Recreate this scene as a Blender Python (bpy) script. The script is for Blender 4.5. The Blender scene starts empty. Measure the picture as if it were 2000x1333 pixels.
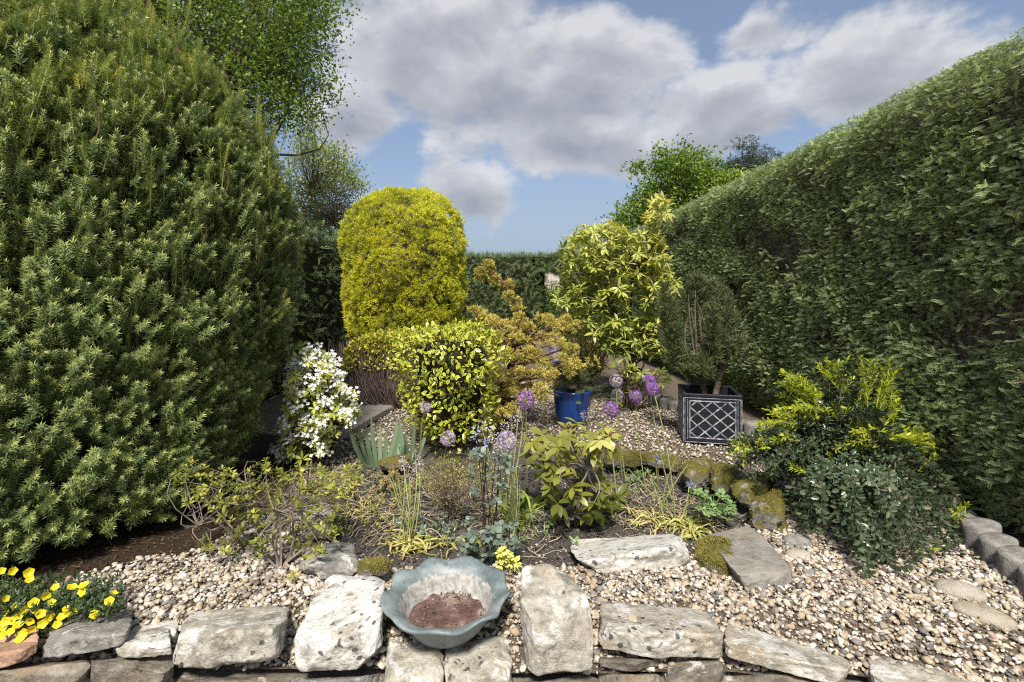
import bpy, math, random
import numpy as np
from mathutils import Matrix, Vector

# ------------------------------------------------------------------ camera
F, HZ, CX, CZ = 960.0, 570.0, 1000.0, 1.25      # focal length / horizon of the photograph in its pixels, eye height
scn = bpy.context.scene
cam_d = bpy.data.cameras.new('camera'); cam = bpy.data.objects.new('camera', cam_d)
scn.collection.objects.link(cam); scn.camera = cam
cam.location = (0, 0, CZ); cam.rotation_euler = (math.radians(90), 0, 0)
cam_d.sensor_width = 36.0; cam_d.lens = 36.0 * F / 2000.0
cam_d.shift_y = -(666.5 - HZ) / 2000.0
cam_d.clip_start = 0.05; cam_d.clip_end = 3000

# ------------------------------------------------------------------ sun, sky, exposure
SUN_EL, SUN_AZ = math.radians(53), math.radians(186)     # azimuth clockwise from +Y: behind the camera, to the left
sun_d = bpy.data.lights.new('sun', 'SUN'); sun = bpy.data.objects.new('sun', sun_d)
scn.collection.objects.link(sun)
sun_d.energy = 2.75; sun_d.angle = math.radians(9); sun_d.color = (1.0, 0.955, 0.88)
sv = Vector((math.sin(SUN_AZ) * math.cos(SUN_EL), math.cos(SUN_AZ) * math.cos(SUN_EL), math.sin(SUN_EL)))
sun.rotation_euler = sv.to_track_quat('Z', 'Y').to_euler()
scn.view_settings.view_transform = 'Standard'; scn.view_settings.look = 'None'
scn.view_settings.exposure = 1.26; scn.view_settings.gamma = 1.0
scn.view_settings.use_curve_mapping = False
scn.cycles.max_bounces = 5; scn.cycles.diffuse_bounces = 3; scn.cycles.glossy_bounces = 2
scn.cycles.transmission_bounces = 3; scn.cycles.transparent_max_bounces = 4
scn.cycles.use_denoising = False; scn.cycles.filter_width = 1.15

class NG:
    """small helper to write node graphs"""
    def __init__(s, nt): s.nt = nt
    def n(s, t, **kw):
        x = s.nt.nodes.new(t)
        for k, v in kw.items(): setattr(x, k, v)
        return x
    def put(s, sock, v):
        if isinstance(v, bpy.types.NodeSocket): s.nt.links.new(v, sock)
        elif isinstance(v, (tuple, list)) and sock.type == 'RGBA' and len(v) == 3: sock.default_value = (*v, 1)
        else: sock.default_value = v
    def m(s, op, a, b=0.0, c=None, clamp=False):
        x = s.n('ShaderNodeMath', operation=op, use_clamp=clamp)
        s.put(x.inputs[0], a); s.put(x.inputs[1], b)
        if c is not None: s.put(x.inputs[2], c)
        return x.outputs[0]
    def v(s, op, a, b=None):
        x = s.n('ShaderNodeVectorMath', operation=op); s.put(x.inputs[0], a)
        if b is not None: s.put(x.inputs[1], b)
        return x.outputs[0]
    def mix(s, f, a, b, blend='MIX'):
        x = s.n('ShaderNodeMix', data_type='RGBA', blend_type=blend)
        s.put(x.inputs[0], f); s.put(x.inputs[6], a); s.put(x.inputs[7], b); return x.outputs[2]
    def noise(s, vec, scale, detail=4.0, rough=0.55, dist=0.0, out=0):
        x = s.n('ShaderNodeTexNoise'); s.put(x.inputs['Vector'], vec)
        s.put(x.inputs['Scale'], scale); s.put(x.inputs['Detail'], detail); s.put(x.inputs['Roughness'], rough); s.put(x.inputs['Distortion'], dist)
        return x.outputs[out]
    def vor(s, vec, scale, feature='F1', out='Distance'):
        x = s.n('ShaderNodeTexVoronoi', feature=feature); s.put(x.inputs['Vector'], vec); s.put(x.inputs['Scale'], scale)
        return x.outputs[out]
    def ss(s, x, lo, hi):
        r = s.n('ShaderNodeMapRange', interpolation_type='SMOOTHSTEP'); s.put(r.inputs[0], x)
        s.put(r.inputs[1], lo); s.put(r.inputs[2], hi); return r.outputs[0]
    def ramp(s, f, stops):
        r = s.n('ShaderNodeValToRGB'); cr = r.color_ramp
        while len(cr.elements) < len(stops): cr.elements.new(0.5)
        for e, (p, c) in zip(cr.elements, stops): e.position = p; e.color = (*c, 1)
        s.put(r.inputs[0], f); return r.outputs[0]

world = bpy.data.worlds.new('World'); scn.world = world; world.use_nodes = True
def make_sky():
    nt = world.node_tree; nt.nodes.clear(); g = NG(nt)
    sky = g.n('ShaderNodeTexSky', sky_type='NISHITA', sun_disc=False)
    sky.sun_elevation = SUN_EL; sky.sun_rotation = SUN_AZ; sky.air_density = 1.0; sky.dust_density = 1.0; sky.ozone_density = 1.6
    tc = g.n('ShaderNodeTexCoord').outputs['Generated']
    d = g.v('NORMALIZE', tc)
    sp = g.n('ShaderNodeSeparateXYZ'); g.put(sp.inputs[0], d)
    az = g.m('ARCTAN2', sp.outputs[0], sp.outputs[1]); el = g.m('ARCSINE', sp.outputs[2])
    # cumulus banks: azimuth, elevation, half width, half height (degrees)
    banks = [(-10, 26, 15, 9), (3, 21.5, 17, 8), (12, 26, 11, 5), (-19, 18.5, 7, 4.5), (27, 25, 7, 2.5), (21, 17.5, 12, 6),
             (36, 20, 12, 6), (8, 16, 15, 3.6), (-3.7, 10.6, 6.6, 4.8), (-45, 26, 20, 12), (90, 30, 38, 14), (170, 30, 40, 14), (-115, 28, 38, 14)]
    # slowly wandering edges: the azimuth and elevation are bent by noise before the banks are tested
    wob = g.n('ShaderNodeTexNoise'); g.put(wob.inputs['Vector'], d); g.put(wob.inputs['Scale'], 5.0); g.put(wob.inputs['Detail'], 3.0)
    ws = g.n('ShaderNodeSeparateColor'); g.put(ws.inputs[0], wob.outputs['Color'])
    az2 = g.m('ADD', az, g.m('MULTIPLY', g.m('SUBTRACT', ws.outputs[0], 0.5), 0.16))
    el2 = g.m('ADD', el, g.m('MULTIPLY', g.m('SUBTRACT', ws.outputs[1], 0.5), 0.10))
    field = None; base = None
    for a, e, w, h in banks:
        u = g.m('MULTIPLY', g.m('SUBTRACT', az2, math.radians(a)), 1 / math.radians(w))
        v = g.m('MULTIPLY', g.m('SUBTRACT', el2, math.radians(e)), 1 / math.radians(h))
        r2 = g.m('ADD', g.m('MULTIPLY', u, u), g.m('MULTIPLY', v, v))
        f = g.m('SUBTRACT', 1.0, g.m('SQRT', r2))
        lit = g.m('MULTIPLY', g.m('MAXIMUM', f, 0.0), v)
        field = f if field is None else g.m('MAXIMUM', field, f)
        base = lit if base is None else g.m('ADD', base, lit)
    stretch = g.v('MULTIPLY', d, (1.0, 1.0, 1.55))
    n1 = g.noise(stretch, 5.5, 10.0, 0.58, 0.1)
    n2 = g.noise(g.v('ADD', stretch, (-0.008, -0.01, 0.05)), 5.5, 6.0, 0.54, 0.1)
    dens = g.m('ADD', g.m('MULTIPLY', field, 0.85), g.m('MULTIPLY', g.m('SUBTRACT', n1, 0.5), 2.0))
    cover = g.ss(dens, -0.06, 0.34)
    dens_up = g.m('ADD', g.m('MULTIPLY', field, 0.85), g.m('MULTIPLY', g.m('SUBTRACT', n2, 0.5), 2.0))
    thick = g.ss(dens_up, 0.0, 1.0)
    relief = g.m('MULTIPLY', g.m('SUBTRACT', n1, n2), 1.5)
    lum = g.m('ADD', g.m('ADD', g.m('SUBTRACT', 0.86, g.m('MULTIPLY', thick, 0.50)), relief), g.m('MULTIPLY', base, 1.0), clamp=True)
    ccol = g.ramp(lum, [(0.0, (0.165, 0.173, 0.20)), (0.4, (0.222, 0.229, 0.25)), (0.8, (0.30, 0.304, 0.318)), (1.0, (0.365, 0.366, 0.374))])
    skyc = g.mix(1.0, sky.outputs[0], (0.064, 0.065, 0.068), 'MULTIPLY')
    hazy = g.mix(g.ss(el, 0.32, 0.0), skyc, (0.175, 0.222, 0.285))
    veil = g.mix(0.3, hazy, (0.195, 0.225, 0.27))
    col = g.mix(g.m('MULTIPLY', cover, 0.86), veil, ccol)
    bg = g.n('ShaderNodeBackground'); g.put(bg.inputs[0], col); bg.inputs[1].default_value = 0.88
    out = g.n('ShaderNodeOutputWorld'); nt.links.new(bg.outputs[0], out.inputs[0])
make_sky()

# ------------------------------------------------------------------ helpers
rng = np.random.default_rng(11); random.seed(5)
COL = scn.collection
def A(*v): return np.array(v, float)
def W(px, py, d): return np.array([(px - CX) / F * d, d, CZ - (py - HZ) / F * d])
def G(px, py, z=0.0):
    d = F * (CZ - z) / (py - HZ); return np.array([(px - CX) / F * d, d, z])
def unit(v):
    v = np.asarray(v, float); return v / (np.linalg.norm(v, axis=-1, keepdims=True) + 1e-9)
def frames(D, U):
    X = unit(D); Y = np.cross(np.broadcast_to(U, X.shape), X)
    bad = np.linalg.norm(Y, axis=-1) < 1e-4
    Y[bad] = np.cross(X[bad], A(0.3, 0.9, 0.1)); Y = unit(Y)
    return np.stack([X, Y, np.cross(X, Y)], -1)
def rsph(n): return unit(rng.normal(size=(n, 3)))
def vnoise(p, seed=0):
    p = np.asarray(p, float); i = np.floor(p).astype(np.int64); f = p - i; f = f * f * (3 - 2 * f)
    def h(dx, dy, dz):
        n = ((i[..., 0] + dx) * 374761393 + (i[..., 1] + dy) * 668265263 + (i[..., 2] + dz) * 1103515245 + seed * 362437) & 0xffffffff
        n = ((n ^ (n >> 13)) * 1274126177) & 0xffffffff
        return ((n ^ (n >> 16)) & 0xffff) / 65535.0
    x, y, z = f[..., 0], f[..., 1], f[..., 2]
    c00 = h(0,0,0)*(1-x)+h(1,0,0)*x; c10 = h(0,1,0)*(1-x)+h(1,1,0)*x
    c01 = h(0,0,1)*(1-x)+h(1,0,1)*x; c11 = h(0,1,1)*(1-x)+h(1,1,1)*x
    return (c00*(1-y)+c10*y)*(1-z) + (c01*(1-y)+c11*y)*z
def fbm(p, o=4, seed=0):
    s = 0; a = 0.5
    for k in range(o): s = s + a * (vnoise(p, seed + k) - 0.5); p = p * 2.03 + 7.1; a *= 0.55
    return s
def in_poly(x, y, poly):
    x = np.asarray(x); y = np.asarray(y); r = np.zeros(x.shape, bool); n = len(poly)
    for i in range(n):
        x0, y0 = poly[i][0], poly[i][1]; x1, y1 = poly[(i+1) % n][0], poly[(i+1) % n][1]
        if y0 == y1: continue
        c = ((y0 > y) != (y1 > y)) & (x < (x1 - x0) * (y - y0) / (y1 - y0) + x0); r ^= c
    return r
def rnd_in_poly(poly, n):
    p = np.array([q[:2] for q in poly]); lo, hi = p.min(0), p.max(0); out = np.zeros((0, 2))
    while len(out) < n:
        q = rng.uniform(lo, hi, (n * 3, 2)); out = np.vstack([out, q[in_poly(q[:, 0], q[:, 1], p)]])
    return out[:n]

class Acc:
    """collects triangles with two per-vertex values: tint (which individual) and edge (where on the leaf)"""
    def __init__(s): s.V, s.T, s.Tn, s.E, s.M, s.n = [], [], [], [], [], 0
    def raw(s, v, f, tint=0.5, e=0.0, mi=0):
        v = np.asarray(v, float).reshape(-1, 3); f = np.asarray(f, np.int64).reshape(-1, 3)
        s.V.append(v); s.T.append(f + s.n); s.n += len(v)
        s.Tn.append(np.broadcast_to(np.asarray(tint, float), (len(v),))); s.E.append(np.broadcast_to(np.asarray(e, float), (len(v),)))
        s.M.append(np.full(len(f), mi, np.int32))
    def inst(s, t, P, R, S, tint, mi=0):
        n = len(P)
        if n == 0: return
        S = np.asarray(S, float); S = np.broadcast_to(S, (n,)) if S.ndim < 2 else S
        tv = t['v'][None] * (S[:, None, None] if S.ndim == 1 else S[:, None, :])
        v = np.einsum('nij,nkj->nki', R, tv) + P[:, None]
        k = len(t['v']); f = t['f'][None] + (np.arange(n) * k)[:, None, None]
        s.raw(v.reshape(-1, 3), f.reshape(-1, 3), np.repeat(np.broadcast_to(tint, (n,)), k), np.tile(t['e'], n), mi)
    def tmpl(s): return dict(v=np.vstack(s.V), f=np.vstack(s.T), e=np.concatenate(s.E), tn=np.concatenate(s.Tn))

def mesh_of(name, v, f, tint, e, mats, mi=None, smooth=False):
    me = bpy.data.meshes.new(name); nv, nf = len(v), len(f)
    me.vertices.add(nv); me.vertices.foreach_set('co', np.ascontiguousarray(v, np.float32).ravel())
    me.loops.add(nf * 3); me.loops.foreach_set('vertex_index', np.ascontiguousarray(f, np.int32).ravel())
    me.polygons.add(nf); me.polygons.foreach_set('loop_start', np.arange(nf, dtype=np.int32) * 3)
    if mi is not None: me.polygons.foreach_set('material_index', np.ascontiguousarray(mi, np.int32))
    me.polygons.foreach_set('use_smooth', np.full(nf, smooth, bool))
    a = me.attributes.new('tint', 'FLOAT', 'POINT'); a.data.foreach_set('value', np.ascontiguousarray(tint, np.float32))
    a = me.attributes.new('edge', 'FLOAT', 'POINT'); a.data.foreach_set('value', np.ascontiguousarray(e, np.float32))
    for m in (mats if isinstance(mats, (list, tuple)) else [mats]): me.materials.append(m)
    me.update(calc_edges=True); me.validate(); return me
def tag(o, label=None, cat=None, group=None, kind=None):
    if label: o['label'] = label
    if cat: o['category'] = cat
    if group: o['group'] = group
    if kind: o['kind'] = kind
    return o
def thing(name, label, cat, loc, group=None):
    o = bpy.data.objects.new(name, None); COL.objects.link(o); o.location = tuple(float(c) for c in loc); o.empty_display_size = 0.1
    return tag(o, label, cat, group)
def obj(name, me, parent=None, kind=None):
    o = bpy.data.objects.new(name, me); COL.objects.link(o)
    if parent is not None: o.parent = parent
    if kind: o['kind'] = kind
    return o
def wloc(p):
    l = np.zeros(3)
    while p is not None: l = l + np.array(p.location); p = p.parent
    return l
def build(name, acc, mats, parent=None, smooth=False, kind=None, loc=None):
    base = wloc(parent)
    here = np.array(loc, float) if loc is not None else base
    me = mesh_of(name, np.vstack(acc.V) - here, np.vstack(acc.T), np.concatenate(acc.Tn), np.concatenate(acc.E), mats, np.concatenate(acc.M), smooth)
    o = obj(name, me, parent, kind); o.location = tuple(here - base); return o
def single(name, acc, mats, label, cat, loc, group=None, smooth=True):
    o = build(name, acc, mats, None, smooth, None, loc); return tag(o, label, cat, group)

def score(P, S):
    d = np.maximum(P[:, 1], 0.3); x = CX + F * P[:, 0] / d; y = HZ - F * (P[:, 2] - CZ) / d
    return S / d * ((x > -20) & (x < 2020) & (y > -20) & (y < 1350) & (P[:, 1] > 0.5))
def split(root, tmpls, P, R, S, tint, mat, part, n_ind, rest='foliage', bias=None, smooth=False, rest_kind='stuff'):
    """the n_ind pieces that show largest become parts of their own, the others one joined part"""
    n = len(P)
    if n == 0: return
    S = np.broadcast_to(np.asarray(S, float), (n,)); tint = np.broadcast_to(np.asarray(tint, float), (n,))
    tm = rng.integers(0, len(tmpls), n); sc = score(P, S)
    if bias is not None: sc = sc * bias
    order = np.argsort(-sc); ind = order[:n_ind]; ind = ind[sc[ind] > 0]; rem = np.ones(n, bool); rem[ind] = False
    base = wloc(root); cache = {}
    for i in ind:
        b = min(4, int(tint[i] * 5)); key = (int(tm[i]), b)
        if key not in cache:
            t = tmpls[key[0]]; cache[key] = mesh_of(part, t['v'], t['f'], np.full(len(t['v']), (b + .5) / 5), t['e'], mat, None, smooth)
        o = obj(part, cache[key], root)
        M = np.eye(4); M[:3, :3] = R[i] * S[i]; M[:3, 3] = P[i] - base; o.matrix_basis = Matrix(M.tolist())
    if rem.any():
        a = Acc()
        for k, t in enumerate(tmpls):
            q = rem & (tm == k); a.inst(t, P[q], R[q], S[q], tint[q])
        build(rest, a, mat, root, smooth, rest_kind)

def gn_instancer(tmpls, mat, name):
    lib = bpy.data.collections.new(name + '_library')
    for i, t in enumerate(tmpls):
        lib.objects.link(bpy.data.objects.new('%s_%02d' % (name, i), mesh_of(name, t['v'], t['f'], t.get('tn', np.zeros(len(t['v']))), t['e'], mat)))
    ng = bpy.data.node_groups.new(name, 'GeometryNodeTree'); ng.interface.new_socket('Geometry', in_out='INPUT', socket_type='NodeSocketGeometry'); ng.interface.new_socket('Geometry', in_out='OUTPUT', socket_type='NodeSocketGeometry')
    N, L = ng.nodes, ng.links; gi, go = N.new('NodeGroupInput'), N.new('NodeGroupOutput'); m2p = N.new('GeometryNodeMeshToPoints'); iop = N.new('GeometryNodeInstanceOnPoints'); ci = N.new('GeometryNodeCollectionInfo')
    ci.inputs['Collection'].default_value = lib; ci.inputs['Separate Children'].default_value = True; ci.inputs['Reset Children'].default_value = True
    def na(n, t): x = N.new('GeometryNodeInputNamedAttribute'); x.data_type = t; x.inputs['Name'].default_value = n; return [o for o in x.outputs if o.enabled and o.name == 'Attribute'][0]
    L.new(gi.outputs[0], m2p.inputs['Mesh']); L.new(m2p.outputs[0], iop.inputs['Points']); L.new(ci.outputs[0], iop.inputs['Instance']); iop.inputs['Pick Instance'].default_value = True
    L.new(na('kind_index', 'INT'), iop.inputs['Instance Index']); L.new(na('turn', 'QUATERNION'), iop.inputs['Rotation']); L.new(na('size', 'FLOAT'), iop.inputs['Scale']); L.new(iop.outputs[0], go.inputs[0]); return ng
def quats(R):
    return np.array([tuple(Matrix(r.tolist()).to_quaternion()) for r in R], np.float32)
def instanced(root, name, tmpls, P, R, S, shade, mat):
    """many clumps of foliage, one object: points that carry a turn, a size and a shade"""
    base = wloc(root); n = len(P); me = bpy.data.meshes.new(name); me.vertices.add(n); me.vertices.foreach_set('co', (P - base).astype(np.float32).ravel())
    def at(nm, ty, key, val): x = me.attributes.new(nm, ty, 'POINT'); x.data.foreach_set(key, np.ascontiguousarray(val).ravel())
    at('turn', 'QUATERNION', 'value', quats(R)); at('size', 'FLOAT', 'value', np.broadcast_to(S, (n,)).astype(np.float32)); at('shade', 'FLOAT', 'value', np.broadcast_to(shade, (n,)).astype(np.float32)); at('kind_index', 'INT', 'value', rng.integers(0, len(tmpls), n).astype(np.int32))
    me.materials.append(mat); me.update(); o = obj(name, me, root, 'stuff'); md = o.modifiers.new('foliage', 'NODES'); md.node_group = gn_instancer(tmpls, mat, name + '_' + root.name); return o

def tube(acc, pts, r, sides=5, tint=0.5, mi=0, cap=False, e=0.0):
    pts = np.asarray(pts, float); n = len(pts); r = np.broadcast_to(np.asarray(r, float), (n,))
    t = unit(np.gradient(pts, axis=0)); ref = A(0.12, 0.97, 0.2) if abs(t[0][2]) > 0.7 else A(0.1, 0.1, 1)
    u = unit(np.cross(t, ref)); w = np.cross(t, u); th = np.linspace(0, 2 * np.pi, sides, endpoint=False)
    v = pts[:, None] + r[:, None, None] * (np.cos(th)[None, :, None] * u[:, None] + np.sin(th)[None, :, None] * w[:, None])
    v = v.reshape(-1, 3); f = []
    for i in range(n - 1):
        for j in range(sides):
            a, b = i * sides + j, i * sides + (j + 1) % sides; c, d = a + sides, b + sides; f += [(a, b, d), (a, d, c)]
    if cap:
        v = np.vstack([v, pts[-1:], pts[:1]]); m = len(v) - 2
        for j in range(sides):
            f.append(((n-1)*sides + j, (n-1)*sides + (j+1) % sides, m)); f.append(((j+1) % sides, j, m + 1))
    acc.raw(v, f, tint, e, mi)
def arc(a, b, sag=0.0, n=6, bend=None):
    a = np.asarray(a, float); b = np.asarray(b, float); t = np.linspace(0, 1, n)[:, None]
    p = a + (b - a) * t; p[:, 2] += sag * 4 * (t * (1 - t))[:, 0]
    if bend is not None: p = p + np.asarray(bend) * 4 * t * (1 - t)
    return p
def ribbon(acc, pts, wid, nrm=(0, 0, 1), tint=0.5, mi=0, fold=0.25):
    pts = np.asarray(pts, float); n = len(pts); wid = np.broadcast_to(np.asarray(wid, float), (n,))
    t = unit(np.gradient(pts, axis=0)); s = unit(np.cross(t, np.broadcast_to(np.asarray(nrm, float), t.shape))); up = np.cross(s, t)
    L = pts + s * wid[:, None] / 2 + up * fold * wid[:, None]; Rr = pts - s * wid[:, None] / 2 + up * fold * wid[:, None]
    v = np.stack([L, pts, Rr], 1).reshape(-1, 3); f = []
    for i in range(n - 1):
        for j in (0, 1):
            a = i * 3 + j; f += [(a, a + 1, a + 4), (a, a + 4, a + 3)]
    e = np.repeat(np.linspace(0, 1, n), 3); acc.raw(v, f, tint, e, mi)
def lathe(acc, prof, c=(0, 0, 0), seg=24, wav=None, tint=0.5, mi=0, e=None, close=True):
    prof = np.asarray(prof, float); th = np.linspace(0, 2 * np.pi, seg, endpoint=False); n = len(prof)
    r = np.repeat(prof[:, 0][:, None], seg, 1); z = np.repeat(prof[:, 1][:, None], seg, 1)
    if wav is not None: r, z = wav(r, z, th[None, :], np.arange(n)[:, None])
    v = np.stack([r * np.cos(th), r * np.sin(th), z], -1).reshape(-1, 3) + np.asarray(c, float); f = []
    for i in range(n - 1):
        for j in range(seg):
            a, b = i * seg + j, i * seg + (j + 1) % seg; f += [(a, b, b + seg), (a, b + seg, a + seg)]
    ee = 0.0 if e is None else np.repeat(np.asarray(e, float), seg)
    acc.raw(v, f, tint, ee, mi)
def box(acc, c, s, rz=0.0, tint=0.5, mi=0, bev=0.0):
    s = np.asarray(s, float) / 2; b = min(bev, s.min() * 0.9)
    if b <= 0:
        v = np.array([(x, y, z) for x in (-1, 1) for y in (-1, 1) for z in (-1, 1)], float) * s
        q = [(0,1,3,2),(4,6,7,5),(0,4,5,1),(2,3,7,6),(0,2,6,4),(1,5,7,3)]; f = [t for a in q for t in ((a[0],a[1],a[2]),(a[0],a[2],a[3]))]
    else:
        v = []; idx = {}
        for x in (-1, 1):
            for y in (-1, 1):
                for z in (-1, 1):
                    for k in range(3):
                        p = [x*(s[0]-b), y*(s[1]-b), z*(s[2]-b)]; p[k] += (x, y, z)[k] * b; idx[(x,y,z,k)] = len(v); v.append(p)
        f = []
        def quad(a, b_, c_, d_):
            f.append((a, b_, c_)); f.append((a, c_, d_))
        for k in range(3):
            o = [i for i in range(3) if i != k]
            for sg in (-1, 1):
                cs = []
                for u, w in ((-1,-1),(1,-1),(1,1),(-1,1)):
                    t = [0,0,0]; t[k] = sg; t[o[0]] = u; t[o[1]] = w; cs.append(idx[(*t, k)])
                quad(*(cs if (sg > 0) == (k != 1) else cs[::-1]))
        for k in range(3):
            o = [i for i in range(3) if i != k]
            for u in (-1, 1):
                for w in (-1, 1):
                    t0 = [0,0,0]; t0[o[0]] = u; t0[o[1]] = w; t1 = list(t0); t0[k] = -1; t1[k] = 1
                    cs = [idx[(*t0, o[0])], idx[(*t1, o[0])], idx[(*t1, o[1])], idx[(*t0, o[1])]]; quad(*cs)
        for x in (-1, 1):
            for y in (-1, 1):
                for z in (-1, 1): f.append(tuple(idx[(x,y,z,k)] for k in range(3)))
        v = np.array(v)
    c0, s0 = math.cos(rz), math.sin(rz); R = np.array([[c0, -s0, 0], [s0, c0, 0], [0, 0, 1]])
    acc.raw(v @ R.T + np.asarray(c, float), f, tint, 0.0, mi)

# ------------------------------------------------------------------ materials
def new_mat(name):
    m = bpy.data.materials.new(name); m.use_nodes = True; nt = m.node_tree; nt.nodes.clear(); g = NG(nt)
    out = g.n('ShaderNodeOutputMaterial'); return m, g, out
def leaf_mat(name, stops, edge=None, edge_pos=(0.55, 0.95), rough=0.5, transl=0.3, spec=0.4, patch=0.25, tcol=None):
    """leaf colour: one ramp over the individual tint, a second colour towards the leaf edge or shoot tip, blotches in between"""
    m, g, out = new_mat(name)
    ti = g.m('ADD', g.n('ShaderNodeAttribute', attribute_name='tint').outputs['Fac'], g.n('ShaderNodeAttribute', attribute_name='shade', attribute_type='INSTANCER').outputs['Fac']); ed = g.n('ShaderNodeAttribute', attribute_name='edge').outputs['Fac']
    geo = g.n('ShaderNodeNewGeometry')
    ns = g.noise(geo.outputs['Position'], 3.1, 3.0)
    t2 = g.m('ADD', ti, g.m('MULTIPLY', g.m('SUBTRACT', ns, 0.5), patch * 2), clamp=True)
    c = g.ramp(t2, stops)
    if edge is not None: c = g.mix(g.ss(ed, *edge_pos), c, edge)
    b = g.n('ShaderNodeBsdfPrincipled'); g.put(b.inputs['Base Color'], c); g.put(b.inputs['Roughness'], rough); g.put(b.inputs['Specular IOR Level'], spec)
    tr = g.n('ShaderNodeBsdfTranslucent'); g.put(tr.inputs[0], g.mix(1.0, c, tcol or (1.0, 1.0, 0.55), 'MULTIPLY'))
    mx = g.n('ShaderNodeMixShader'); mx.inputs[0].default_value = transl
    g.nt.links.new(b.outputs[0], mx.inputs[1]); g.nt.links.new(tr.outputs[0], mx.inputs[2]); g.nt.links.new(mx.outputs[0], out.inputs[0])
    return m
def solid_mat(name, stops, scale=20.0, rough=0.8, spec=0.3, bump=0.3, bscale=60.0, use_tint=0.0, metal=0.0, bdist=0.01):
    m, g, out = new_mat(name)
    tc = g.n('ShaderNodeTexCoord').outputs['Object']; ns = g.noise(tc, scale, 5.0, 0.6)
    f = ns
    if use_tint:
        ti = g.n('ShaderNodeAttribute', attribute_name='tint').outputs['Fac']
        f = g.m('ADD', g.m('MULTIPLY', ns, 1 - use_tint), g.m('MULTIPLY', ti, use_tint), clamp=True)
    c = g.ramp(f, stops)
    b = g.n('ShaderNodeBsdfPrincipled'); g.put(b.inputs['Base Color'], c); g.put(b.inputs['Roughness'], rough); g.put(b.inputs['Specular IOR Level'], spec); g.put(b.inputs['Metallic'], metal)
    if bump:
        bp = g.n('ShaderNodeBump'); bp.inputs['Strength'].default_value = bump; bp.inputs['Distance'].default_value = bdist
        g.put(bp.inputs['Height'], g.noise(tc, bscale, 4.0)); g.nt.links.new(bp.outputs[0], b.inputs['Normal'])
    g.nt.links.new(b.outputs[0], out.inputs[0]); return m
def stone_mat(name, stops, white=0.5, black=0.5, moss=0.0, scale=13.0, ochre=0.4):
    """weathered sandstone: grey and cream blotches, ochre iron stain, white and black lichen, moss on what faces up"""
    m, g, out = new_mat(name)
    oi = g.n('ShaderNodeObjectInfo'); tc = g.n('ShaderNodeTexCoord').outputs['Object']
    sh = g.n('ShaderNodeVectorMath', operation='SCALE'); g.put(sh.inputs[0], (13.1, 7.7, 9.3)); g.put(sh.inputs['Scale'], oi.outputs['Random'])
    p = g.v('ADD', tc, sh.outputs[0])
    n1 = g.noise(p, scale, 6.0, 0.62, 0.3); n2 = g.noise(p, scale * 4.3, 5.0, 0.7); n3 = g.noise(p, 4.0, 3.0)
    c = g.ramp(g.m('ADD', g.m('MULTIPLY', n1, 0.7), g.m('MULTIPLY', n2, 0.3)), stops)
    c = g.mix(g.m('MULTIPLY', g.ss(n3, 0.52, 0.66), ochre), c, (0.36, 0.24, 0.11))
    geo = g.n('ShaderNodeNewGeometry'); sx = g.n('ShaderNodeSeparateXYZ'); g.put(sx.inputs[0], geo.outputs['Normal']); up = sx.outputs[2]
    wl = g.noise(g.v('ADD', p, (3, 1, 5)), 8.0, 8.0, 0.7, 0.5)
    wf = g.m('MULTIPLY', g.ss(wl, 0.60 - 0.12 * white, 0.66 - 0.12 * white), g.ss(up, -0.6, 0.5))
    c = g.mix(g.m('MULTIPLY', wf, 0.75), c, (0.66, 0.64, 0.59))
    vb = g.vor(g.v('ADD', p, g.v('MULTIPLY', g.noise(p, 22, 2, 0.5, 0, 1), (0.05, 0.05, 0.05))), 26.0)
    bf = g.m('MULTIPLY', g.ss(vb, 0.30, 0.20), g.ss(g.noise(g.v('ADD', p, (9, 2, 1)), 5.0, 3.0), 0.66 - 0.2 * black, 0.72 - 0.2 * black))
    c = g.mix(g.m('MULTIPLY', bf, 0.85), c, (0.035, 0.034, 0.036))
    grime = g.ss(g.noise(g.v('ADD', p, (1, 8, 4)), scale * 1.3, 6.0, 0.7), 0.50, 0.68)
    c = g.mix(g.m('MULTIPLY', grime, 0.6), c, (0.10, 0.088, 0.072))
    c = g.mix(g.m('MULTIPLY', g.ss(n2, 0.62, 0.72), 0.5), c, (0.07, 0.065, 0.055))
    if moss:
        mf = g.m('MULTIPLY', g.ss(g.noise(g.v('ADD', p, (5, 5, 2)), 6.5, 5.0, 0.6), 0.62 - 0.25 * moss, 0.68 - 0.25 * moss), g.ss(up, -0.3, 0.3))
        c = g.mix(mf, c, g.ramp(n2, [(0.3, (0.06, 0.055, 0.012)), (0.7, (0.19, 0.16, 0.04))]))
    b = g.n('ShaderNodeBsdfPrincipled'); g.put(b.inputs['Base Color'], c); g.put(b.inputs['Roughness'], 0.93); g.put(b.inputs['Specular IOR Level'], 0.2)
    bp = g.n('ShaderNodeBump'); bp.inputs['Strength'].default_value = 1.0; bp.inputs['Distance'].default_value = 0.016
    g.put(bp.inputs['Height'], g.m('ADD', g.m('MULTIPLY', n1, 0.5), g.m('ADD', g.m('MULTIPLY', n2, 0.5), g.m('MULTIPLY', g.noise(p, 110.0, 3.0), 0.22))))
    g.nt.links.new(bp.outputs[0], b.inputs['Normal']); g.nt.links.new(b.outputs[0], out.inputs[0]); return m

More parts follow.
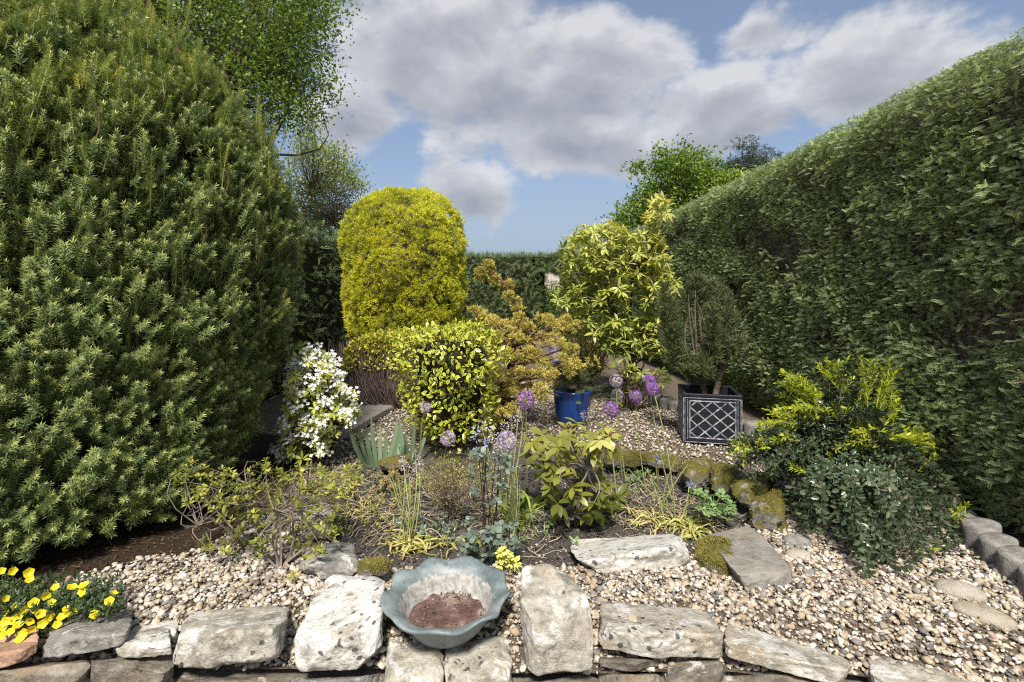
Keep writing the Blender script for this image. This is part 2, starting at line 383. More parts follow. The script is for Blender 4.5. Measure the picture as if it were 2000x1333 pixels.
M = {}
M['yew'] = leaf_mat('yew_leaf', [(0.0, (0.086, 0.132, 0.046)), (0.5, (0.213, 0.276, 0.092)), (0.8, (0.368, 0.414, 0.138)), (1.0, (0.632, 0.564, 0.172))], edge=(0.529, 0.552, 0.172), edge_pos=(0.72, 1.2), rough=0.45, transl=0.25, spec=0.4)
M['leyland'] = leaf_mat('cypress_leaf', [(0.0, (0.33, 0.25, 0.19)), (0.12, (0.16, 0.20, 0.09)), (0.55, (0.30, 0.375, 0.17)), (1.0, (0.52, 0.60, 0.30))], edge=(0.52, 0.60, 0.27), edge_pos=(0.6, 1.3), rough=0.55, transl=0.3, spec=0.25)
M['hedge_far'] = leaf_mat('far_hedge_leaf', [(0.0, (0.078, 0.109, 0.040)), (0.6, (0.178, 0.248, 0.090)), (1.0, (0.342, 0.435, 0.155))], rough=0.5, transl=0.25)
M['gold_conifer'] = leaf_mat('golden_conifer_leaf', [(0.0, (0.17, 0.12, 0.06)), (0.1, (0.14, 0.17, 0.03)), (0.45, (0.38, 0.41, 0.036)), (0.8, (0.66, 0.65, 0.05)), (1.0, (0.76, 0.72, 0.07))], edge=(0.74, 0.72, 0.07), edge_pos=(0.6, 1.4), rough=0.5, transl=0.3, patch=0.1)
M['hinoki'] = leaf_mat('golden_hinoki_leaf', [(0.0, (0.15, 0.13, 0.035)), (0.4, (0.35, 0.30, 0.06)), (1.0, (0.68, 0.55, 0.13))], edge=(0.68, 0.57, 0.14), edge_pos=(0.5, 1.1), rough=0.55, transl=0.25)
M['euonymus'] = leaf_mat('variegated_leaf', [(0.0, (0.087, 0.161, 0.025)), (0.5, (0.199, 0.286, 0.037)), (1.0, (0.447, 0.497, 0.062))], edge=(0.745, 0.707, 0.087), edge_pos=(0.35, 0.75), rough=0.3, transl=0.25, spec=0.5)
M['lonicera'] = leaf_mat('small_gold_leaf', [(0.0, (0.198, 0.211, 0.040)), (0.5, (0.449, 0.436, 0.053)), (1.0, (0.726, 0.647, 0.079))], rough=0.5, transl=0.3)
M['rhodo_tall'] = leaf_mat('yellowing_leaf', [(0.0, (0.149, 0.207, 0.034)), (0.45, (0.391, 0.425, 0.081)), (0.8, (0.609, 0.586, 0.149)), (1.0, (0.713, 0.552, 0.069))], edge=(0.632, 0.609, 0.172), edge_pos=(0.6, 1.3), rough=0.38, transl=0.3, spec=0.5)
M['rhodo_small'] = leaf_mat('olive_leaf', [(0.0, (0.09, 0.105, 0.018)), (0.45, (0.23, 0.235, 0.035)), (0.8, (0.40, 0.38, 0.08)), (1.0, (0.55, 0.50, 0.17))], rough=0.35, transl=0.22, spec=0.5)
M['choisya'] = leaf_mat('choisya_leaf', [(0.0, (0.202, 0.261, 0.036)), (0.5, (0.523, 0.558, 0.107)), (0.85, (0.737, 0.713, 0.238)), (1.0, (0.713, 0.642, 0.059))], rough=0.4, transl=0.3)
M['white_petal'] = leaf_mat('white_petal', [(0.0, (0.72, 0.70, 0.62)), (1.0, (0.86, 0.85, 0.82))], rough=0.6, transl=0.25, tcol=(1, 1, 1))
M['azalea'] = leaf_mat('azalea_leaf', [(0.0, (0.083, 0.099, 0.021)), (0.5, (0.231, 0.248, 0.042)), (0.9, (0.462, 0.446, 0.083)), (1.0, (0.561, 0.413, 0.099))], rough=0.4, transl=0.25)
M['berberis'] = leaf_mat('dark_glossy_leaf', [(0.0, (0.034, 0.055, 0.026)), (0.5, (0.08, 0.115, 0.056)), (0.97, (0.15, 0.185, 0.105)), (1.0, (0.30, 0.26, 0.16))], rough=0.3, transl=0.1, spec=0.5, patch=0.1)
M['berberis_new'] = leaf_mat('lime_new_leaf', [(0.0, (0.28, 0.36, 0.02)), (1.0, (0.58, 0.60, 0.05))], rough=0.4, transl=0.4)
M['potted_yew'] = leaf_mat('potted_yew_leaf', [(0.0, (0.057, 0.065, 0.026)), (0.5, (0.098, 0.122, 0.043)), (1.0, (0.195, 0.204, 0.073))], rough=0.5, transl=0.15)
M['cedar'] = leaf_mat('cedar_needle', [(0.0, (0.06, 0.09, 0.03)), (1.0, (0.17, 0.20, 0.07))], rough=0.5, transl=0.2)
M['tree_a'] = leaf_mat('tree_leaf', [(0.0, (0.078, 0.132, 0.029)), (0.5, (0.168, 0.246, 0.050)), (1.0, (0.360, 0.456, 0.090))], rough=0.42, transl=0.45)
M['tree_b'] = leaf_mat('pale_tree_leaf', [(0.0, (0.161, 0.225, 0.072)), (0.6, (0.341, 0.404, 0.126)), (1.0, (0.520, 0.575, 0.179))], rough=0.5, transl=0.35)
M['tree_c'] = leaf_mat('bright_tree_leaf', [(0.0, (0.052, 0.111, 0.016)), (0.5, (0.130, 0.221, 0.029)), (1.0, (0.377, 0.455, 0.052))], rough=0.4, transl=0.35)
M['tree_d'] = leaf_mat('dark_conifer_leaf', [(0.0, (0.034, 0.054, 0.034)), (1.0, (0.084, 0.114, 0.060))], rough=0.5, transl=0.1)
M['tree_e'] = leaf_mat('reddish_shrub_leaf', [(0.0, (0.078, 0.102, 0.040)), (0.6, (0.156, 0.187, 0.070)), (0.85, (0.265, 0.172, 0.118)), (1.0, (0.374, 0.156, 0.133))], rough=0.5, transl=0.25)
M['iris'] = leaf_mat('iris_leaf', [(0.0, (0.14, 0.21, 0.12)), (1.0, (0.30, 0.38, 0.23))], rough=0.45, transl=0.25)
M['strap'] = leaf_mat('strap_leaf', [(0.0, (0.14, 0.22, 0.035)), (0.35, (0.36, 0.40, 0.08)), (0.7, (0.62, 0.55, 0.20)), (1.0, (0.60, 0.46, 0.24))], rough=0.5, transl=0.3, patch=0.15)
M['straw'] = leaf_mat('dry_straw', [(0.0, (0.27, 0.20, 0.12)), (0.6, (0.50, 0.41, 0.26)), (1.0, (0.66, 0.57, 0.40))], rough=0.7, transl=0.2)
M['geranium'] = leaf_mat('geranium_leaf', [(0.0, (0.10, 0.20, 0.05)), (1.0, (0.28, 0.38, 0.15))], rough=0.5, transl=0.25)
M['aquilegia'] = leaf_mat('bluish_leaf', [(0.0, (0.07, 0.10, 0.08)), (0.7, (0.17, 0.22, 0.16)), (1.0, (0.34, 0.38, 0.30))], rough=0.55, transl=0.2)
M['dry_heath'] = leaf_mat('dry_twig_leaf', [(0.0, (0.15, 0.11, 0.055)), (0.6, (0.30, 0.24, 0.10)), (1.0, (0.38, 0.34, 0.10))], rough=0.7, transl=0.2)
M['dead_flower'] = leaf_mat('faded_flower', [(0.0, (0.30, 0.21, 0.17)), (0.5, (0.50, 0.45, 0.42)), (1.0, (0.66, 0.63, 0.64))], rough=0.7, transl=0.2, tcol=(1, 1, 1))
M['viola_leaf'] = leaf_mat('viola_leaf', [(0.0, (0.03, 0.06, 0.025)), (0.7, (0.08, 0.12, 0.045)), (1.0, (0.24, 0.29, 0.08))], rough=0.45, transl=0.25)
M['viola'] = leaf_mat('yellow_petal', [(0.0, (0.72, 0.46, 0.005)), (1.0, (0.80, 0.60, 0.01))], edge=(0.84, 0.74, 0.03), edge_pos=(0.02, 0.3), rough=0.5, transl=0.3)
M['allium'] = leaf_mat('purple_floret', [(0.0, (0.17, 0.055, 0.27)), (0.6, (0.33, 0.13, 0.48)), (1.0, (0.55, 0.33, 0.66))], rough=0.6, transl=0.25, patch=0.05, tcol=(1, 0.8, 1))
M['allium_pale'] = leaf_mat('pale_floret', [(0.0, (0.36, 0.25, 0.38)), (0.6, (0.55, 0.44, 0.58)), (1.0, (0.62, 0.56, 0.52))], rough=0.6, transl=0.25, patch=0.05, tcol=(1, 1, 1))
M['blue_petal'] = leaf_mat('blue_petal', [(0.0, (0.22, 0.25, 0.55)), (1.0, (0.50, 0.53, 0.74))], rough=0.6, transl=0.25, tcol=(1, 1, 1))
M['needle_litter'] = leaf_mat('fallen_needles', [(0.0, (0.05, 0.032, 0.02)), (0.7, (0.15, 0.095, 0.055)), (1.0, (0.30, 0.20, 0.11))], rough=0.8, transl=0.0)
M['bark'] = solid_mat('bark', [(0.3, (0.055, 0.04, 0.028)), (0.7, (0.17, 0.13, 0.095))], 14, 0.9, 0.2, 0.6, 45)
M['bark_red'] = solid_mat('reddish_bark', [(0.3, (0.10, 0.05, 0.032)), (0.7, (0.25, 0.14, 0.09))], 14, 0.9, 0.2, 0.6, 45)
M['bark_grey'] = solid_mat('grey_twig_bark', [(0.3, (0.10, 0.08, 0.062)), (0.7, (0.29, 0.245, 0.205))], 20, 0.9, 0.2, 0.3, 60)
M['twig'] = solid_mat('dead_twig', [(0.3, (0.10, 0.075, 0.06)), (0.7, (0.29, 0.235, 0.20))], 9, 0.9, 0.2, 0.0, 60, use_tint=0.6)
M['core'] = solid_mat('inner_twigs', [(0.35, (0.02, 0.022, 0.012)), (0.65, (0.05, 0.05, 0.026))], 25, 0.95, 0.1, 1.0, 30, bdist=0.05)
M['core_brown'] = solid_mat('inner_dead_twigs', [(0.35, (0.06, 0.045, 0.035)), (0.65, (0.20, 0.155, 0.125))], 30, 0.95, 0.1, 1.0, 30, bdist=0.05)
M['stem_green'] = solid_mat('green_stem', [(0.3, (0.20, 0.23, 0.07)), (0.7, (0.36, 0.37, 0.14))], 20, 0.6, 0.3, 0.0)
M['stem_dark'] = solid_mat('dark_stem', [(0.3, (0.025, 0.016, 0.018)), (0.7, (0.07, 0.04, 0.04))], 20, 0.6, 0.3, 0.0)
M['bud'] = solid_mat('red_bud', [(0.3, (0.22, 0.05, 0.035)), (0.7, (0.36, 0.13, 0.06))], 60, 0.5, 0.4, 0.0)
S_CREAM = [(0.30, (0.16, 0.14, 0.11)), (0.46, (0.36, 0.325, 0.26)), (0.60, (0.52, 0.485, 0.405)), (0.75, (0.62, 0.59, 0.51))]
S_GREY = [(0.30, (0.11, 0.10, 0.09)), (0.5, (0.25, 0.235, 0.205)), (0.7, (0.42, 0.40, 0.36))]
M['stone_cream'] = stone_mat('cream_sandstone', S_CREAM, 0.7, 0.6, 0.0, ochre=0.3)
M['stone_white'] = stone_mat('lichen_white_stone', S_CREAM, 1.7, 1.0, 0.0, ochre=0.3)
M['stone_grey'] = stone_mat('grey_sandstone', S_GREY, 0.35, 0.3, 0.0, ochre=0.3)
M['stone_dark'] = stone_mat('grimy_sandstone', [(0.30, (0.07, 0.06, 0.048)), (0.5, (0.19, 0.165, 0.13)), (0.72, (0.40, 0.36, 0.29))], 0.1, 0.3, 0.0)
M['stone_moss'] = stone_mat('mossy_sandstone', S_GREY, 0.1, 0.2, 1.0)
M['stone_slab'] = stone_mat('smooth_grey_slab', [(0.30, (0.17, 0.155, 0.13)), (0.5, (0.27, 0.25, 0.215)), (0.7, (0.37, 0.35, 0.31))], -0.6, 0.1, 0.0, ochre=0.2)
M['stone_red'] = stone_mat('salmon_stone', [(0.30, (0.28, 0.15, 0.10)), (0.5, (0.46, 0.28, 0.19)), (0.7, (0.55, 0.40, 0.30))], 0.0, 0.2, 0.0, ochre=0.2)
M['cobble'] = stone_mat('grey_cobble', [(0.30, (0.15, 0.14, 0.13)), (0.5, (0.25, 0.24, 0.225)), (0.7, (0.36, 0.345, 0.32))], -0.8, 0.0, 0.0, scale=14, ochre=0.1)
M['cobble_cream'] = stone_mat('cream_cobble', [(0.30, (0.27, 0.23, 0.175)), (0.5, (0.40, 0.355, 0.285)), (0.7, (0.50, 0.455, 0.385))], -0.3, 0.35, 0.0, scale=14, ochre=0.2)
def gravel_mat():
    m, g, out = new_mat('gravel_stone')
    ti = g.n('ShaderNodeAttribute', attribute_name='tint').outputs['Fac']; geo = g.n('ShaderNodeNewGeometry')
    c = g.ramp(ti, [(0.0, (0.11, 0.10, 0.095)), (0.14, (0.24, 0.215, 0.19)), (0.30, (0.38, 0.295, 0.19)), (0.45, (0.46, 0.375, 0.26)), (0.60, (0.50, 0.435, 0.34)), (0.80, (0.57, 0.525, 0.445)), (0.93, (0.64, 0.62, 0.58)), (1.0, (0.44, 0.30, 0.17))])
    n = g.noise(geo.outputs['Position'], 85.0, 4.0, 0.6)
    c = g.mix(g.m('MULTIPLY', g.ss(n, 0.48, 0.66), 0.55), c, (0.26, 0.205, 0.15))
    c = g.mix(g.m('MULTIPLY', g.ss(g.noise(geo.outputs['Position'], 4.0, 4.0), 0.52, 0.68), 0.40), c, (0.16, 0.125, 0.09))
    b = g.n('ShaderNodeBsdfPrincipled'); g.put(b.inputs['Base Color'], c); g.put(b.inputs['Roughness'], 0.75); g.put(b.inputs['Specular IOR Level'], 0.3)
    g.nt.links.new(b.outputs[0], out.inputs[0]); return m
M['gravel'] = gravel_mat()
def ground_mat():
    m, g, out = new_mat('garden_soil')
    so = g.n('ShaderNodeAttribute', attribute_name='tint').outputs['Fac']; li = g.n('ShaderNodeAttribute', attribute_name='edge').outputs['Fac']
    p = g.n('ShaderNodeNewGeometry').outputs['Position']
    n1 = g.noise(p, 9.0, 6.0, 0.65); n2 = g.noise(p, 90.0, 4.0, 0.7)
    soil = g.ramp(n2, [(0.3, (0.07, 0.06, 0.052)), (0.55, (0.17, 0.15, 0.13)), (0.72, (0.36, 0.32, 0.28))])
    grit = g.ramp(n2, [(0.3, (0.10, 0.078, 0.055)), (0.55, (0.26, 0.20, 0.14)), (0.75, (0.46, 0.39, 0.30))])
    lit = g.ramp(n2, [(0.3, (0.03, 0.02, 0.013)), (0.6, (0.09, 0.06, 0.036)), (0.8, (0.17, 0.12, 0.075))])
    c = g.mix(g.ss(g.m('ADD', so, g.m('MULTIPLY', g.m('SUBTRACT', n1, 0.5), 0.7)), 0.35, 0.65), grit, soil)
    c = g.mix(g.ss(g.m('ADD', li, g.m('MULTIPLY', g.m('SUBTRACT', n1, 0.5), 0.7)), 0.35, 0.65), c, lit)
    b = g.n('ShaderNodeBsdfPrincipled'); g.put(b.inputs['Base Color'], c); g.put(b.inputs['Roughness'], 0.95); g.put(b.inputs['Specular IOR Level'], 0.15)
    bp = g.n('ShaderNodeBump'); bp.inputs['Strength'].default_value = 1.0; bp.inputs['Distance'].default_value = 0.02
    g.put(bp.inputs['Height'], g.m('ADD', n2, g.noise(p, 260.0, 2.0))); g.nt.links.new(bp.outputs[0], b.inputs['Normal'])
    g.nt.links.new(b.outputs[0], out.inputs[0]); return m
M['ground'] = ground_mat()
M['lawn'] = solid_mat('far_ground', [(0.3, (0.06, 0.075, 0.03)), (0.7, (0.13, 0.14, 0.06))], 3, 0.95, 0.1, 0.4, 30)
M['path'] = solid_mat('paved_path', [(0.3, (0.17, 0.155, 0.135)), (0.7, (0.32, 0.30, 0.265))], 8, 0.9, 0.2, 0.4, 60)
M['log'] = solid_mat('weathered_log', [(0.3, (0.11, 0.10, 0.09)), (0.5, (0.21, 0.195, 0.175)), (0.7, (0.33, 0.315, 0.29))], 18, 0.9, 0.15, 0.6, 90)
M['black_lead'] = solid_mat('black_planter', [(0.3, (0.005, 0.006, 0.010)), (0.7, (0.018, 0.02, 0.029))], 30, 0.45, 0.5, 0.25, 120)
M['silver_wear'] = solid_mat('silvered_edge', [(0.32, (0.05, 0.053, 0.06)), (0.5, (0.27, 0.275, 0.29)), (0.68, (0.52, 0.525, 0.54))], 28, 0.42, 0.5, 0.2, 120)
M['blue_glaze'] = solid_mat('blue_glaze', [(0.3, (0.006, 0.026, 0.12)), (0.7, (0.015, 0.06, 0.24))], 8, 0.16, 0.6, 0.05, 40)
M['brown_glaze'] = solid_mat('brown_glaze', [(0.3, (0.07, 0.028, 0.018)), (0.7, (0.19, 0.085, 0.05))], 8, 0.3, 0.5, 0.1, 40)
M['dark_pot'] = solid_mat('dark_plastic', [(0.3, (0.012, 0.013, 0.016)), (0.7, (0.035, 0.037, 0.042))], 12, 0.4, 0.5, 0.1, 60)
M['lilac_pot'] = solid_mat('lilac_glaze', [(0.3, (0.20, 0.16, 0.36)), (0.7, (0.36, 0.31, 0.52))], 12, 0.35, 0.5, 0.1, 60)
M['pot_soil'] = solid_mat('potting_soil', [(0.3, (0.02, 0.016, 0.013)), (0.7, (0.08, 0.065, 0.05))], 60, 0.95, 0.1, 1.0, 120)
M['terracotta'] = solid_mat('terracotta', [(0.3, (0.34, 0.12, 0.06)), (0.7, (0.50, 0.20, 0.10))], 30, 0.85, 0.2, 0.2, 80)
M['wall_pale'] = solid_mat('pale_render', [(0.3, (0.50, 0.42, 0.36)), (0.7, (0.60, 0.52, 0.46))], 3, 0.9, 0.2, 0.1, 30)
M['roof'] = solid_mat('roof_tile', [(0.3, (0.13, 0.085, 0.07)), (0.7, (0.22, 0.15, 0.12))], 5, 0.9, 0.2, 0.3, 30)
def bowl_mat():
    m, g, out = new_mat('scaled_bowl')
    t = g.n('ShaderNodeTexCoord').outputs['Object']; ed = g.n('ShaderNodeAttribute', attribute_name='edge').outputs['Fac']
    n = g.noise(t, 9.0, 6.0, 0.65); n2 = g.noise(t, 45.0, 5.0, 0.7)
    teal = g.ramp(n, [(0.3, (0.085, 0.108, 0.11)), (0.5, (0.155, 0.188, 0.188)), (0.7, (0.28, 0.305, 0.295))])
    lime = g.ramp(n2, [(0.3, (0.15, 0.15, 0.135)), (0.5, (0.34, 0.32, 0.29)), (0.7, (0.52, 0.50, 0.46))])
    f = g.ss(g.m('ADD', ed, g.m('MULTIPLY', g.m('SUBTRACT', n2, 0.5), 0.9)), 0.42, 0.6)
    c = g.mix(f, teal, lime)
    c = g.mix(g.m('MULTIPLY', g.ss(n2, 0.56, 0.70), 0.55), c, (0.34, 0.36, 0.34))
    c = g.mix(g.m('MULTIPLY', g.ss(g.noise(t, 16.0, 6.0, 0.7), 0.54, 0.66), 0.55), c, (0.075, 0.07, 0.06))
    b = g.n('ShaderNodeBsdfPrincipled'); g.put(b.inputs['Base Color'], c); g.put(b.inputs['Specular IOR Level'], 0.4)
    g.put(b.inputs['Roughness'], g.m('ADD', 0.42, g.m('MULTIPLY', f, 0.45)))
    bp = g.n('ShaderNodeBump'); bp.inputs['Strength'].default_value = 0.35; bp.inputs['Distance'].default_value = 0.004
    g.put(bp.inputs['Height'], n2); g.nt.links.new(bp.outputs[0], b.inputs['Normal']); g.nt.links.new(b.outputs[0], out.inputs[0]); return m
M['bowl'] = bowl_mat()
M['mud'] = solid_mat('red_brown_mud', [(0.32, (0.06, 0.034, 0.03)), (0.50, (0.13, 0.072, 0.06)), (0.60, (0.20, 0.14, 0.11)), (0.74, (0.36, 0.30, 0.24))], 14, 0.75, 0.3, 0.8, 90)
M['clod'] = solid_mat('soil_clod', [(0.3, (0.045, 0.038, 0.033)), (0.6, (0.11, 0.095, 0.084)), (0.85, (0.24, 0.21, 0.18))], 60, 0.95, 0.1, 0.8, 160, use_tint=0.4)

M['moss'] = leaf_mat('moss_cushion', [(0.0, (0.10, 0.085, 0.02)), (0.5, (0.22, 0.19, 0.05)), (1.0, (0.36, 0.32, 0.09))], rough=0.8, transl=0.1, spec=0.1)

# ------------------------------------------------------------------ ground
def wall_y(x): return np.interp(x, [-4, -0.9, 0.3, 0.75, 1.17, 1.7, 3.0], [1.72, 1.69, 1.66, 1.68, 1.66, 1.55, 1.42])
def gp(px, z=-0.03): return np.array([G(x, y, z)[:2] for x, y in px])
SOIL = gp([(640,1060),(690,965),(715,905),(790,885),(960,872),(1190,888),(1320,915),(1400,952),(1480,1010),(1440,1045),(1370,1090),(1110,1125),(1010,1120),(770,1118),(690,1095)])
LITTER = gp([(-300,1075),(220,1112),(345,1115),(425,1075),(520,1010),(560,900),(300,860),(-400,900)])
YC = A(-2.7, 3.1)
def axis(lo, hi, f, far, ratio=1.25):
    a = [*np.arange(lo, hi, f)]; s = f
    while a[-1] < far: s *= ratio; a.append(a[-1] + s)
    return a
xs = axis(0.0, 2.7, 0.022, 400); xs = np.array([-x for x in xs[:0:-1]] + xs); ys = np.array(axis(1.80, 5.2, 0.024, 900))
GX, GY = np.meshgrid(xs, ys); sh = np.clip((2.2 - GY) / 0.4, 0, 1); GY = GY + sh * (wall_y(GX) + 0.05 - 1.80)
def blur(a, n):
    for _ in range(n):
        a = (np.roll(a, 1, 0) + np.roll(a, -1, 0) + a * 2) / 4; a = (np.roll(a, 1, 1) + np.roll(a, -1, 1) + a * 2) / 4
    return a
msoil = blur(in_poly(GX, GY, SOIL).astype(float), 5)
mlit = blur((in_poly(GX, GY, LITTER) | (np.hypot(GX - YC[0], GY - YC[1]) < 1.3)).astype(float), 7)
P3 = np.stack([GX, GY, GX * 0], -1)
near = np.clip((8 - GY) / 2, 0, 1) * np.clip((5 - abs(GX)) / 2, 0, 1)
GZ = near * (-0.055 * msoil + 0.035 * fbm(P3 * 2.2, 3, 3) + msoil * (0.05 * fbm(P3 * 9, 3, 5) + 0.045 * fbm(P3 * 26, 2, 9)) + 0.012 * fbm(P3 * 20, 2, 8) + 0.03 * mlit)
GZ = GZ - 0.085 * np.clip((wall_y(GX) + .30 - GY) / 0.22, 0, 1) ** 1.2
ny, nx = GX.shape; idx = np.arange(ny * nx).reshape(ny, nx)
a_, b_, c_, d_ = idx[:-1, :-1].ravel(), idx[:-1, 1:].ravel(), idx[1:, 1:].ravel(), idx[1:, :-1].ravel()
gf = np.concatenate([np.stack([a_, b_, c_], -1), np.stack([a_, c_, d_], -1)])
far = (GY > 12.5) | (abs(GX) > 5)
gv = np.stack([GX, GY, GZ], -1).reshape(-1, 3)
farm = far.ravel()[gf[:, 0]].astype(np.int32)
ground = obj('ground', mesh_of('ground', gv, gf, msoil.ravel(), mlit.ravel(), [M['ground'], M['lawn']], farm, True), None, 'structure')
tag(ground, 'dark garden soil and gravelly grit behind the stone wall')
def unwarp(x, y):
    c = wall_y(x) + 0.05 - 1.80; return np.where(y < 2.2, (y - 5.5 * c) / (1 - 2.5 * c), y)
def hz(x, y):
    """height of the ground at a point"""
    x = np.asarray(x, float); y = np.asarray(y, float)
    y = unwarp(x, y); i = np.clip(np.searchsorted(ys, y) - 1, 0, ny - 2); j = np.clip(np.searchsorted(xs, x) - 1, 0, nx - 2)
    return np.maximum(np.maximum(GZ[i, j], GZ[i + 1, j]), np.maximum(GZ[i, j + 1], GZ[i + 1, j + 1])) * 0.5 + 0.5 * GZ[i, j]
def msk(x, y, m):
    y = unwarp(x, y)
    i = np.clip(np.searchsorted(ys, y) - 1, 0, ny - 2); j = np.clip(np.searchsorted(xs, x) - 1, 0, nx - 2); return m[i, j]
pa = Acc(); pxs = np.linspace(-40, 40, 60); py0 = wall_y(pxs) + 0.1
pv = np.concatenate([np.stack([pxs, py0, pxs * 0 - 0.75], -1), np.stack([pxs, pxs * 0 - 40, pxs * 0 - 0.75], -1)])
pa.raw(pv, [t for i in range(59) for t in ((i, i + 60, i + 61), (i, i + 61, i + 1))])
tag(build('path', pa, M['path'], None, False, 'structure'), 'pale paved path below the stone wall')

# ------------------------------------------------------------------ stones
def cube_grid(n):
    t = np.linspace(-1, 1, n + 1); u, v = np.meshgrid(t, t, indexing='ij'); V = []; Fc = []; off = 0
    for k in range(3):
        for s in (-1, 1):
            p = np.zeros((n + 1, n + 1, 3)); o = [i for i in range(3) if i != k]
            p[..., k] = s; p[..., o[0]] = u; p[..., o[1]] = v; V.append(p.reshape(-1, 3))
            q = np.arange((n + 1) ** 2).reshape(n + 1, n + 1) + off; off += (n + 1) ** 2
            a, b, c, d = q[:-1, :-1].ravel(), q[1:, :-1].ravel(), q[1:, 1:].ravel(), q[:-1, 1:].ravel()
            f = np.concatenate([np.stack([a, b, c], -1), np.stack([a, c, d], -1)])
            Fc.append(f if (s > 0) == (k != 1) else f[:, ::-1])
    V = np.vstack(V); Fc = np.vstack(Fc); key = np.round(V * 1000).astype(int)
    _, first, inv = np.unique(key, axis=0, return_index=True, return_inverse=True); return V[first], inv.reshape(-1)[Fc]
MOSSY = []
CG = {n: cube_grid(n) for n in (8, 12, 18, 26)}
def stone(name, corners, mat, parent=None, seed=0, n=12, k=7.0, rough=0.012, fine=0.004, label=None, cat=None, group=None, kind=None, facets=7, moss=0):
    """a stone between eight corners (order: x fastest, then depth, then height), rounded, then weathered"""
    V, f = CG[n]; c = np.asarray(corners, float).reshape(2, 2, 2, 3)
    r = (np.abs(V) ** k).sum(1) ** (1 / k); p = V / r[:, None]; t = (p + 1) / 2
    x, y, z = t[:, 0:1], t[:, 1:2], t[:, 2:3]
    q = (((c[0,0,0]*(1-x)+c[0,0,1]*x)*(1-y) + (c[0,1,0]*(1-x)+c[0,1,1]*x)*y)*(1-z) + ((c[1,0,0]*(1-x)+c[1,0,1]*x)*(1-y) + (c[1,1,0]*(1-x)+c[1,1,1]*x)*y)*z)
    ctr = q.mean(0); dirn = unit(q - ctr); s3 = A(seed * 3.7, seed * 1.3, seed * 2.1)
    dsp = rough * 3.2 * fbm(q * 11 + s3, 3, seed) + fine * 3.0 * fbm(q * 42 + s3, 3, seed + 5)
    chip = np.clip(vnoise(q * 16 + s3, seed + 9) - 0.68, 0, 1) * rough * 2.2
    rs = np.random.default_rng(seed + 500); ext = np.ptp(q, axis=0)
    for _ in range(facets):
        nd = rs.normal(size=3); nd = nd / np.abs(nd).max(); nd = unit(nd * rs.choice([1, 1, .25], 3)); s_ = (q - ctr) @ nd; lim = np.quantile(s_, rs.uniform(.91, .975)); over = np.clip(s_ - lim, 0, None); q = q - nd * (over * .88)[:, None]
    q = q + dirn * (dsp - chip)[:, None]
    loc = A(ctr[0], ctr[1], q[:, 2].min()); a = Acc(); a.raw(q, f)
    o = build(name, a, mat, parent, True, kind, loc)
    if label: tag(o, label, cat, group)
    if moss: MOSSY.append((o, moss))
    return o
def px_corners(fr, bk, df, db):
    """front face TL TR BR BL and back top TL TR in photograph pixels, at depths df and db"""
    df = df if isinstance(df, (tuple, list)) else (df, df); db = db if isinstance(db, (tuple, list)) else (db, db)
    TL, TR, BR, BL = W(*fr[0], df[0]), W(*fr[1], df[1]), W(*fr[2], df[1]), W(*fr[3], df[0])
    bTL, bTR = W(*bk[0], db[0]), W(*bk[1], db[1]); bBL, bBR = bTL.copy(), bTR.copy(); bBL[2] = BL[2]; bBR[2] = BR[2]
    return [BL, BR, bBL, bBR, TL, TR, bTL, bTR]

